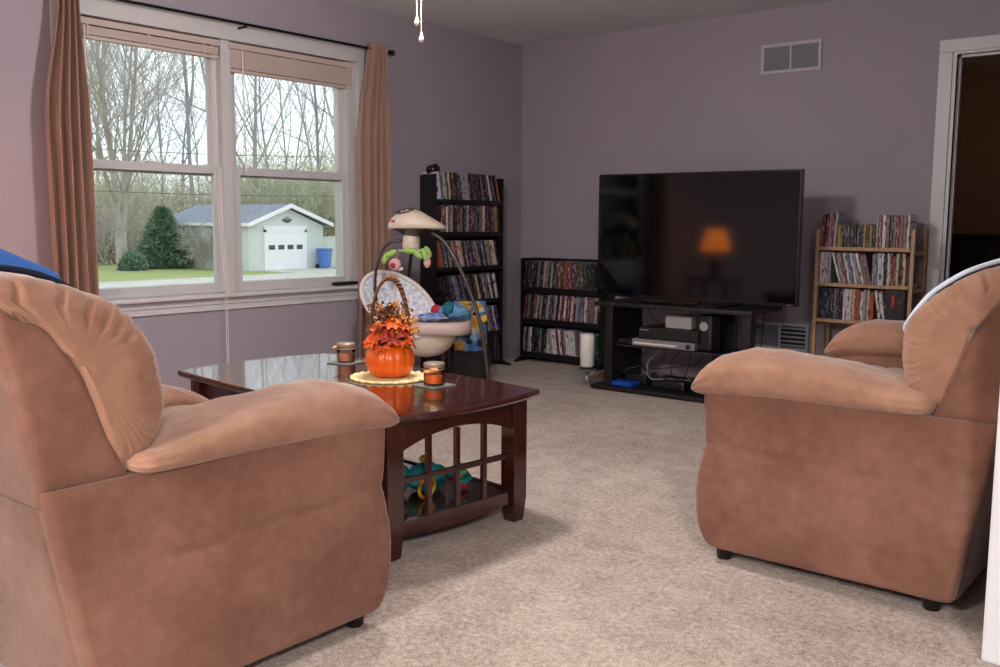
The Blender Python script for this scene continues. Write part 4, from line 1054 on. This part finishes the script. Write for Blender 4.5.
# ------------------------------------------------------------------ table lamp outside the frame at the left (seen mirrored in the screen)
ET = thing('end_table', 'small dark end table left of the window carrying a lamp', 'end table', (.42, 1.62, 0))
MB().box(.20, .64, 1.42, 1.82, .49, .52, b=.006).build('top', 'cherry', ET, world=True)
for sx in (.23, .61):
    for sy in (1.45, 1.79): MB().box(sx-.02, sx+.02, sy-.02, sy+.02, 0, .49, b=.003).build('leg', 'cherry', ET, world=True)
TLm = thing('table_lamp', 'table lamp with glowing orange shade mirrored in the television screen', 'table lamp', (.42, 1.62, .5205))
MB().lathe([(.07, 0), (.072, .012), (.03, .03), (.045, .08), (.055, .14), (.03, .21), (.010, .25), (.010, .30)], n=28).build('base', 'lamp_base', TLm, smooth=50)
MB().lathe([(.150, .275), (.088, .49)], n=40, cap=False).build('lamp_shade', 'shade', TLm, smooth=60, solid=.002)

# ------------------------------------------------------------------ dim room beyond the doorway
o = MB().box(2.02, 2.75, 8.55, 9.0, 0, .98, b=.01).box(2.0+.01, 2.78, 8.53, 9.02, .98, 1.01, b=.005)
hs = thing('sideboard', 'dark sideboard in the dim room beyond the doorway', 'sideboard', (3.0, 8.8, 0))
MB().box(2.3, 4.3, 8.60, 9.15, .06, .97, b=.01).build('body', 'black_wood', hs, world=True)
MB().box(2.27, 4.33, 8.57, 9.17, .97, 1.0, b=.006).build('top', 'black_wood', hs, world=True)
for k in range(4):
    d_ = MB().box(2.33+.49*k, 2.33+.49*k+.47, 8.582, 8.6, .12, .93, b=.004).build('door', 'black_wood', hs, world=True)
    MB().ball((2.38+.49*k+(.37 if k % 2 == 0 else 0), 8.575, .6), .012, 10, 6).build('knob', 'brass', d_, world=True)

# ------------------------------------------------------------------ outdoors
GZ = -1.3
struct('yard', MB().box(-170, -.5, -80, 170, GZ-.2, GZ), 'grass')
struct('road', MB().box(-29.4, -26.4, -60, 120, GZ, GZ+.02), 'asphalt')
struct('driveway', MB().box(-32.5, -29.4, 27.2, 31.0, GZ, GZ+.018), 'asphalt')
struct('wall_outside', MB().box(-.19, -.141, -6, WY0-.01, GZ, 3.2).box(-.19, -.141, WY1+.01, 10, GZ, 3.2).box(-.19, -.141, WY0-.01, WY1+.01, GZ, WZ0-.03).box(-.19, -.141, WY0-.01, WY1+.01, WZ1+.01, 3.2), 'siding')
GA = thing('garage', 'pale green garage with white gable and overhead door across the road', 'garage', (-36, 29.05, GZ))
y0, y1, xf, xb = 26.83, 31.30, -32.4, -39.6
MB().box(xb, xf, y0, y1, GZ, .80).build('walls', 'siding', GA, world=True)
g = MB().prism([(y0, .80), (y1, .80), (29.06, 1.66)], xb, xf+.02, ax='x'); g.build('gable', 'gable_white', GA, world=True)
for s_, ye in ((-1, 26.62), (1, 31.62)):
    q = [(29.06, 1.70), (ye, .80), (ye, .92), (29.06, 1.84)]
    MB().prism(q, xb-.3, xf+.35, ax='x').build('roof', 'shingle', GA, world=True)
    q = [(29.06, 1.66), (ye-.02*-s_, .76), (ye-.02*-s_, .93), (29.06, 1.85)]
    MB().prism(q, xf+.35, xf+.42, ax='x').build('rake_board', 'garage_white', GA, world=True)
    MB().box(xb-.3, xf+.38, min(ye, ye+.06*s_), max(ye, ye+.06*s_), .78, .93).build('gutter', 'garage_white', GA, world=True)
gd = MB().box(xf, xf+.04, 27.82, 30.10, GZ, .50).build('garage_door', 'garage_white', GA, world=True)
for k in range(4): MB().box(xf+.035, xf+.05, 27.95+.55*k, 27.95+.55*k+.36, -.33, -.11).build('window', 'dark_pane', gd, world=True)
MB().box(xf, xf+.06, 27.70, 27.82, GZ, .62).box(xf, xf+.06, 30.10, 30.22, GZ, .62).box(xf, xf+.06, 27.70, 30.22, .50, .80).build('door_trim', 'garage_white', GA, world=True)
vt = MB().prism([(29.05-.30, 1.12), (29.05+.30, 1.12), (29.05+.22, 1.0), (29.05, .93), (29.05-.22, 1.0)], xf+.02, xf+.05, ax='x').prism([(28.85, 1.16), (29.25, 1.16), (29.05, 1.22)], xf+.02, xf+.05, ax='x'); vt.build('gable_emblem', 'dark_pane', GA, world=True)
BN = thing('wheeled_bin', 'blue wheeled trash bin right of the garage door', 'bin', (-31.9, 30.95, GZ+.0))
MB().loft([[(-31.9+a*sx, 30.95+b_*sy, GZ+z) for a, b_ in ((-1, -1), (1, -1), (1, 1), (-1, 1))] for z, sx, sy in ((.05, .20, .22), (.9, .27, .29))]).build('body', 'bin_blue', BN, world=True, bevel=.02)
MB().box(-32.2, -31.6, 30.64, 31.26, GZ+.90, GZ+1.0, b=.04).build('lid', 'bin_blue', BN, world=True)
for s_ in (-1, 1): MB().cyl((-32.15, 30.95+s_*.28, GZ+.12), (-32.15, 30.95+s_*.22, GZ+.12), .12, n=16).build('wheel', 'black_plastic', BN, world=True)
FE = thing('garden_fence', 'pale green board fence running right from the garage', 'fence', (-32.7, 36, GZ))
MB().box(-32.75, -32.65, 31.4, 42, GZ, .22).build('panel', 'siding', FE, world=True)
MB().box(-32.78, -32.62, 31.4, 42, .22, .27).build('cap_rail', 'siding', FE, world=True)

class Tree:
    def __init__(s, seed, sides=3): s.v = []; s.f = []; s.r = random.Random(seed); s.n = sides
    def limb(s, p, d, L, r, depth, up=.12, wob=.12, kids=None, taper=.25):
        rr = s.r; n = max(3, int(L/ (.9 if depth > 1 else .45)));n = min(n, 9); pts = [p]; dirs = [d]
        for i in range(n):
            d = (d+Vector((rr.gauss(0, wob), rr.gauss(0, wob), rr.gauss(0, wob)+up*.5))).normalized()
            p = p+d*(L/n); pts.append(p); dirs.append(d)
        k0 = len(s.v); a = d.orthogonal().normalized()
        for i, q in enumerate(pts):
            t = dirs[i]; a_ = (a-t*a.dot(t)).normalized(); b_ = t.cross(a_); rad = r*(1-(1-taper)*i/n)
            for j in range(s.n): s.v.append(tuple(q+rad*(math.cos(2*PI*j/s.n)*a_+math.sin(2*PI*j/s.n)*b_)))
        for i in range(n):
            for j in range(s.n):
                x = k0+i*s.n+j; y = k0+i*s.n+(j+1) % s.n; s.f.append((x, y, y+s.n, x+s.n))
        return pts, dirs
    def grow(s, p, d, L, r, depth, nk=(7, 6, 5, 4), start=.3, spread=.9, up=.12):
        pts, dirs = s.limb(p, d, L, r, depth, up=up*(1 if depth < 4 else .3), wob=.06 if depth >= 4 else .13)
        if depth == 0: return
        rr = s.r; m = nk[4-depth] if depth <= 4 else nk[0]
        for k in range(m):
            t = start+(1-start)*(k+rr.random())/m; i = min(len(pts)-2, int(t*(len(pts)-1))); f = t*(len(pts)-1)-i
            q = pts[i].lerp(pts[i+1], f); dd = dirs[i+1]
            o = dd.orthogonal().normalized(); o = Matrix.Rotation(rr.uniform(0, 2*PI), 3, dd) @ o
            nd = (dd*(1.1-.1*depth)+o*spread*rr.uniform(.5, 1)).normalized()
            s.grow(q, nd, L*rr.uniform(.38, .58)*(1.15-.5*t if depth == 4 else 1), max(.009, r*(1-.7*t)*rr.uniform(.4, .6)), depth-1, nk, .2, spread, up)
    def mesh(s, m):
        me = bpy.data.meshes.new('tree'); me.from_pydata(s.v, [], s.f); me.update(); me.materials.append(MATS[m]); return me
woods = random.Random(21)
protos = []
for k in range(5):
    T_ = Tree(100+k); T_.grow(Vector((0, 0, -.2)), Vector((0, 0, 1)), 16+2*(k % 3), .17+.03*(k % 2), 4, (9, 5, 4, 3), .25, .75, .16); protos.append(T_.mesh('bark_far'))
def along(px, dist):   # a spot on the lawn seen in a given direction from inside the room
    a = -.6856433+math.atan((px-500)/948.6); return Vector((4.68+math.sin(a)*dist, math.cos(a)*dist, GZ))
k = 0
spots = []
for px in range(-60, 470, 24):
    spots.append((px+woods.uniform(-6, 6), woods.uniform(62, 82)))
for px in range(-100, 520, 30):
    spots.append((px+woods.uniform(-8, 8), woods.uniform(88, 125)))
for px, dist in spots:
    o = bpy.data.objects.new('bare_tree', protos[k % 5]); COL.objects.link(o); o.location = along(px, dist)
    o.rotation_euler = (0, 0, woods.uniform(0, 6.28)); s_ = woods.uniform(.8, 1.15)*(1.15 if dist > 85 else 1); o.scale = (s_*.9, s_*.9, s_)
    tag(o, 'bare leafless tree in the woods beyond the yard', 'tree', 'bare trees in the woods'); k += 1
# big forked tree on the lawn
T_ = Tree(77, 5)
for d_, L, r in ((Vector((.10, -.16, 1)), 12, .17), (Vector((-.12, .20, 1)), 11.5, .15), (Vector((.02, .02, 1)), 10, .11)):
    T_.grow(Vector((0, 0, 1.3)), d_.normalized(), L, r, 4, (12, 6, 5, 3), .12, .66, .2)
T_.limb(Vector((0, 0, -.1)), Vector((0, 0, 1)), 1.9, .30, 5, wob=.02, taper=.85)
o = bpy.data.objects.new('lawn_tree', T_.mesh('bark')); COL.objects.link(o); o.location = (-37.2, 23.25, GZ)
tag(o, 'large forked bare tree standing on the lawn left of the evergreen', 'tree')
# conifer and shrubs
def tufts(name, n, fn, size, m, seed, parent=None, loc=None, aspect=2.2):
    r_ = random.Random(seed); mb = MB()
    for _ in range(n):
        p, nrm = fn(r_); t_ = Vector((r_.gauss(0, 1), r_.gauss(0, 1), r_.gauss(0, 1))); d_ = (nrm+t_*.45).normalized(); w_ = d_.orthogonal().normalized(); w_ = Matrix.Rotation(r_.uniform(0, 6.28), 3, d_) @ w_
        s_ = size*r_.uniform(.6, 1.3)
        mb.add([p-w_*s_*.3, p+w_*s_*.3, p+d_*s_*aspect*.5], [(0, 1, 2)])
    return mb
def conef(h, rad):
    def f(r_):
        t = r_.random()**1.3; a = r_.uniform(0, 2*PI); rr = rad*(1-t)**.75*(.8+.2*math.sin(a*5+t*20))*math.sqrt(r_.uniform(.35, 1))
        if t < .05: rr *= .85
        return Vector((rr*math.cos(a), rr*math.sin(a), t*h+.08)), Vector((math.cos(a), math.sin(a), .35))
    return f
cf = thing('evergreen_tree', 'dark green conical evergreen on the lawn left of the garage', 'tree', tuple(along(164, 49.5)))
tufts('f', 9000, conef(2.8, 1.5), .26, 'conifer', 2).build('foliage', 'conifer', cf)
MB().cyl((0, 0, 0), (0, 0, 2.4), .12, n=8, r2=.03).build('trunk', 'bark', cf)
def domef(rx, ry, h):
    def f(r_):
        d_ = Vector((r_.gauss(0, 1), r_.gauss(0, 1), abs(r_.gauss(0, 1)))).normalized(); q = math.sqrt(r_.uniform(.4, 1))
        return Vector((d_.x*rx*q, d_.y*ry*q, d_.z*h*q)), d_
    return f
sh = tufts('f', 3500, domef(.6, .6, .8), .15, 'shrub_green', 3).build('evergreen_shrub', 'conifer'); sh.location = along(133, 47.5); tag(sh, 'low rounded evergreen shrub left of the tall evergreen', 'shrub')
T_ = Tree(55)
for j in range(7): a = j*.9; T_.grow(Vector((0, 0, 0)), Vector((.45*math.cos(a), .45*math.sin(a), 1)).normalized(), 1.35, .03, 3, (0, 7, 6, 5), .15, .8, .05)
o = bpy.data.objects.new('bare_shrub', T_.mesh('bark')); COL.objects.link(o); o.location = (-35.1, 26.1, GZ); o.scale = (1.1, 1.1, 1.2); tag(o, 'small bare twiggy shrub against the side wall of the garage', 'shrub')
# undergrowth at the edge of the woods
def brush_mesh(seed, m, n=2600, hh=4.2):
    T_ = Tree(seed); r_ = random.Random(seed)
    for j in range(26):
        a = r_.uniform(0, 6.28); q = r_.uniform(0, 2.6)
        T_.grow(Vector((q*math.cos(a), q*math.sin(a), 0)), Vector((r_.gauss(0, .2), r_.gauss(0, .2), 1)).normalized(), r_.uniform(1.8, hh), .025, 2, (0, 0, 7, 5), .1, .7, .1)
    def f(r2):
        d_ = Vector((r2.gauss(0, 1.1), r2.gauss(0, 1.1), abs(r2.gauss(0, .9)))); return Vector((d_.x*1.5, d_.y*1.5, min(hh*1.1, d_.z*hh*.45))), d_.normalized()
    mb = tufts('b', n, f, .15, m, seed, aspect=1.3)
    k0 = len(T_.v); mb.add(T_.v, T_.f)
    return mb.build('undergrowth', m, data=True)
bm_ = [brush_mesh(s_, m, n, h) for s_, m, n, h in ((1, 'brush', 1200, 3.4), (2, 'brush_green', 4200, 4.2), (3, 'brush', 2000, 3.6), (4, 'brush_green', 3200, 3.8))]
k = 0
for ring, (d0, d1, st) in enumerate(((50, 60, 15), (63, 76, 16), (84, 100, 15))):
    for px in range(-60, 460, st):
        if ring == 0 and 175 < px < 345: dist = woods.uniform(54, 60)
        else: dist = woods.uniform(d0+4, d1+2)
        green = (px > 225 or woods.random() < .25)
        o = bpy.data.objects.new('woodland_brush', bm_[(1 if woods.random() < .5 else 3) if green else (0 if woods.random() < .5 else 2)]); COL.objects.link(o)
        o.location = along(px+woods.uniform(-4, 4), dist); s_ = woods.uniform(.75, 1.1)*(1.25 if green else 1)*(1+.15*ring)
        o.scale = (s_, s_, s_*(1 if green or ring else .8)); o.rotation_euler = (0, 0, woods.uniform(0, 6.28))
        tag(o, ('greenish' if green else 'grey brown')+' tangle of undergrowth at the edge of the woods', 'undergrowth', 'undergrowth at the woods edge'); k += 1
# power line
for zz, lab in ((4.55, 'upper'), (2.8, 'lower')):
    a, b_ = along(-150, 46)+Vector((0, 0, zz+1.3)), along(520, 46)+Vector((0, 0, zz+1.0))
    pts = [a.lerp(b_, t/30)-Vector((0, 0, .5*4*(t/30)*(1-t/30))) for t in range(31)]
    tag(MB().tube(pts, .018, n=4).build('power_line', 'wire'), '%s thin power line crossing in front of the woods' % lab, 'power line')

# ------------------------------------------------------------------ camera
cd_ = bpy.data.cameras.new('camera'); cam = bpy.data.objects.new('camera', cd_); COL.objects.link(cam)
yaw, pitch, roll = -0.6856433, -0.1177834, 0.0059959
cy_, sy_, cp_, sp_ = math.cos(yaw), math.sin(yaw), math.cos(pitch), math.sin(pitch)
fw = Vector((sy_*cp_, cy_*cp_, sp_)); rt = Vector((cy_, -sy_, 0)); up = rt.cross(fw)
r2 = math.cos(roll)*rt+math.sin(roll)*up; u2 = -math.sin(roll)*rt+math.cos(roll)*up
M = Matrix((r2, u2, -fw)).transposed().to_4x4(); M.translation = Vector((4.680174, 0, 1.0801422))
cam.matrix_world = M
cd_.sensor_width = 36; cd_.lens = 948.6046*36/1000; cd_.clip_start = .05; cd_.clip_end = 400
S.camera = cam

# ------------------------------------------------------------------ light
wd = bpy.data.worlds.new('overcast_sky'); S.world = wd; wd.use_nodes = True; nt = wd.node_tree; bg = nt.nodes['Background']
tc = nt.nodes.new('ShaderNodeTexCoord'); n = nt.nodes.new('ShaderNodeTexNoise'); n.inputs['Scale'].default_value = 5; n.inputs['Detail'].default_value = 4
mp = nt.nodes.new('ShaderNodeMapping'); mp.inputs['Scale'].default_value = (1, 1, 3)
r = nt.nodes.new('ShaderNodeValToRGB'); r.color_ramp.elements[0].position = .35; r.color_ramp.elements[1].position = .65
r.color_ramp.elements[0].color = (.86, .90, .97, 1); r.color_ramp.elements[1].color = (1, 1, 1, 1)
nt.links.new(tc.outputs['Generated'], mp.inputs['Vector']); nt.links.new(mp.outputs['Vector'], n.inputs['Vector']); nt.links.new(n.outputs['Fac'], r.inputs['Fac']); nt.links.new(r.outputs['Color'], bg.inputs['Color'])
bg.inputs['Strength'].default_value = 1.9

def point(name, loc, col, power, rad):
    l = bpy.data.lights.new(name, 'POINT'); l.color = col; l.energy = power; l.shadow_soft_size = rad
    o = bpy.data.objects.new(name, l); COL.objects.link(o); o.location = loc; return o
point('table_lamp_bulb', (.42, 1.62, .92), (1, .6, .34), 5, .04)
point('fan_bulb', (fx, fy, H-.39), (1, .96, .94), 108, .11)
point('hall_fill', (3.0, 7.2, 2.2), (1, .7, .45), 4, .08)  # added fill so the room beyond the doorway is not black
# unseen ceiling fixtures added behind the camera to fill in for bounced flash
for x, y, pw in ((5.9, -.9, 1), (3.4, -1.9, 1)):
    t = thing('fill_fixture', 'added round ceiling fill light behind the camera over the %s' % ('entry side' if x > 5 else 'rear of the room'), 'fill light', (x, y, H))
    MB().lathe([(.19, -.03), (.19, 0)], (x, y, H), 32).build('rim', 'brass', t, world=True, smooth=40)
    MB().lathe([(.02, -.10), (.09, -.092), (.15, -.06), (.175, -.03)], (x, y, H), 32).build('diffuser', 'fill_glass', t, world=True, smooth=60)
    l = bpy.data.lights.new('fill_disk', 'AREA'); l.shape = 'DISK'; l.size = .5; l.energy = 205*pw; l.color = (1, .96, .92)
    o = bpy.data.objects.new('fill_disk', l); COL.objects.link(o); o.location = (x, y, H-.13)

S.view_settings.view_transform = 'Standard'; S.view_settings.look = 'None'; S.view_settings.exposure = 0; S.view_settings.gamma = 1; S.view_settings.use_curve_mapping = False
S.cycles.use_denoising = True
S.cycles.max_bounces = 8; S.cycles.diffuse_bounces = 4; S.cycles.transparent_max_bounces = 12
S.cycles.sample_clamp_indirect = 4
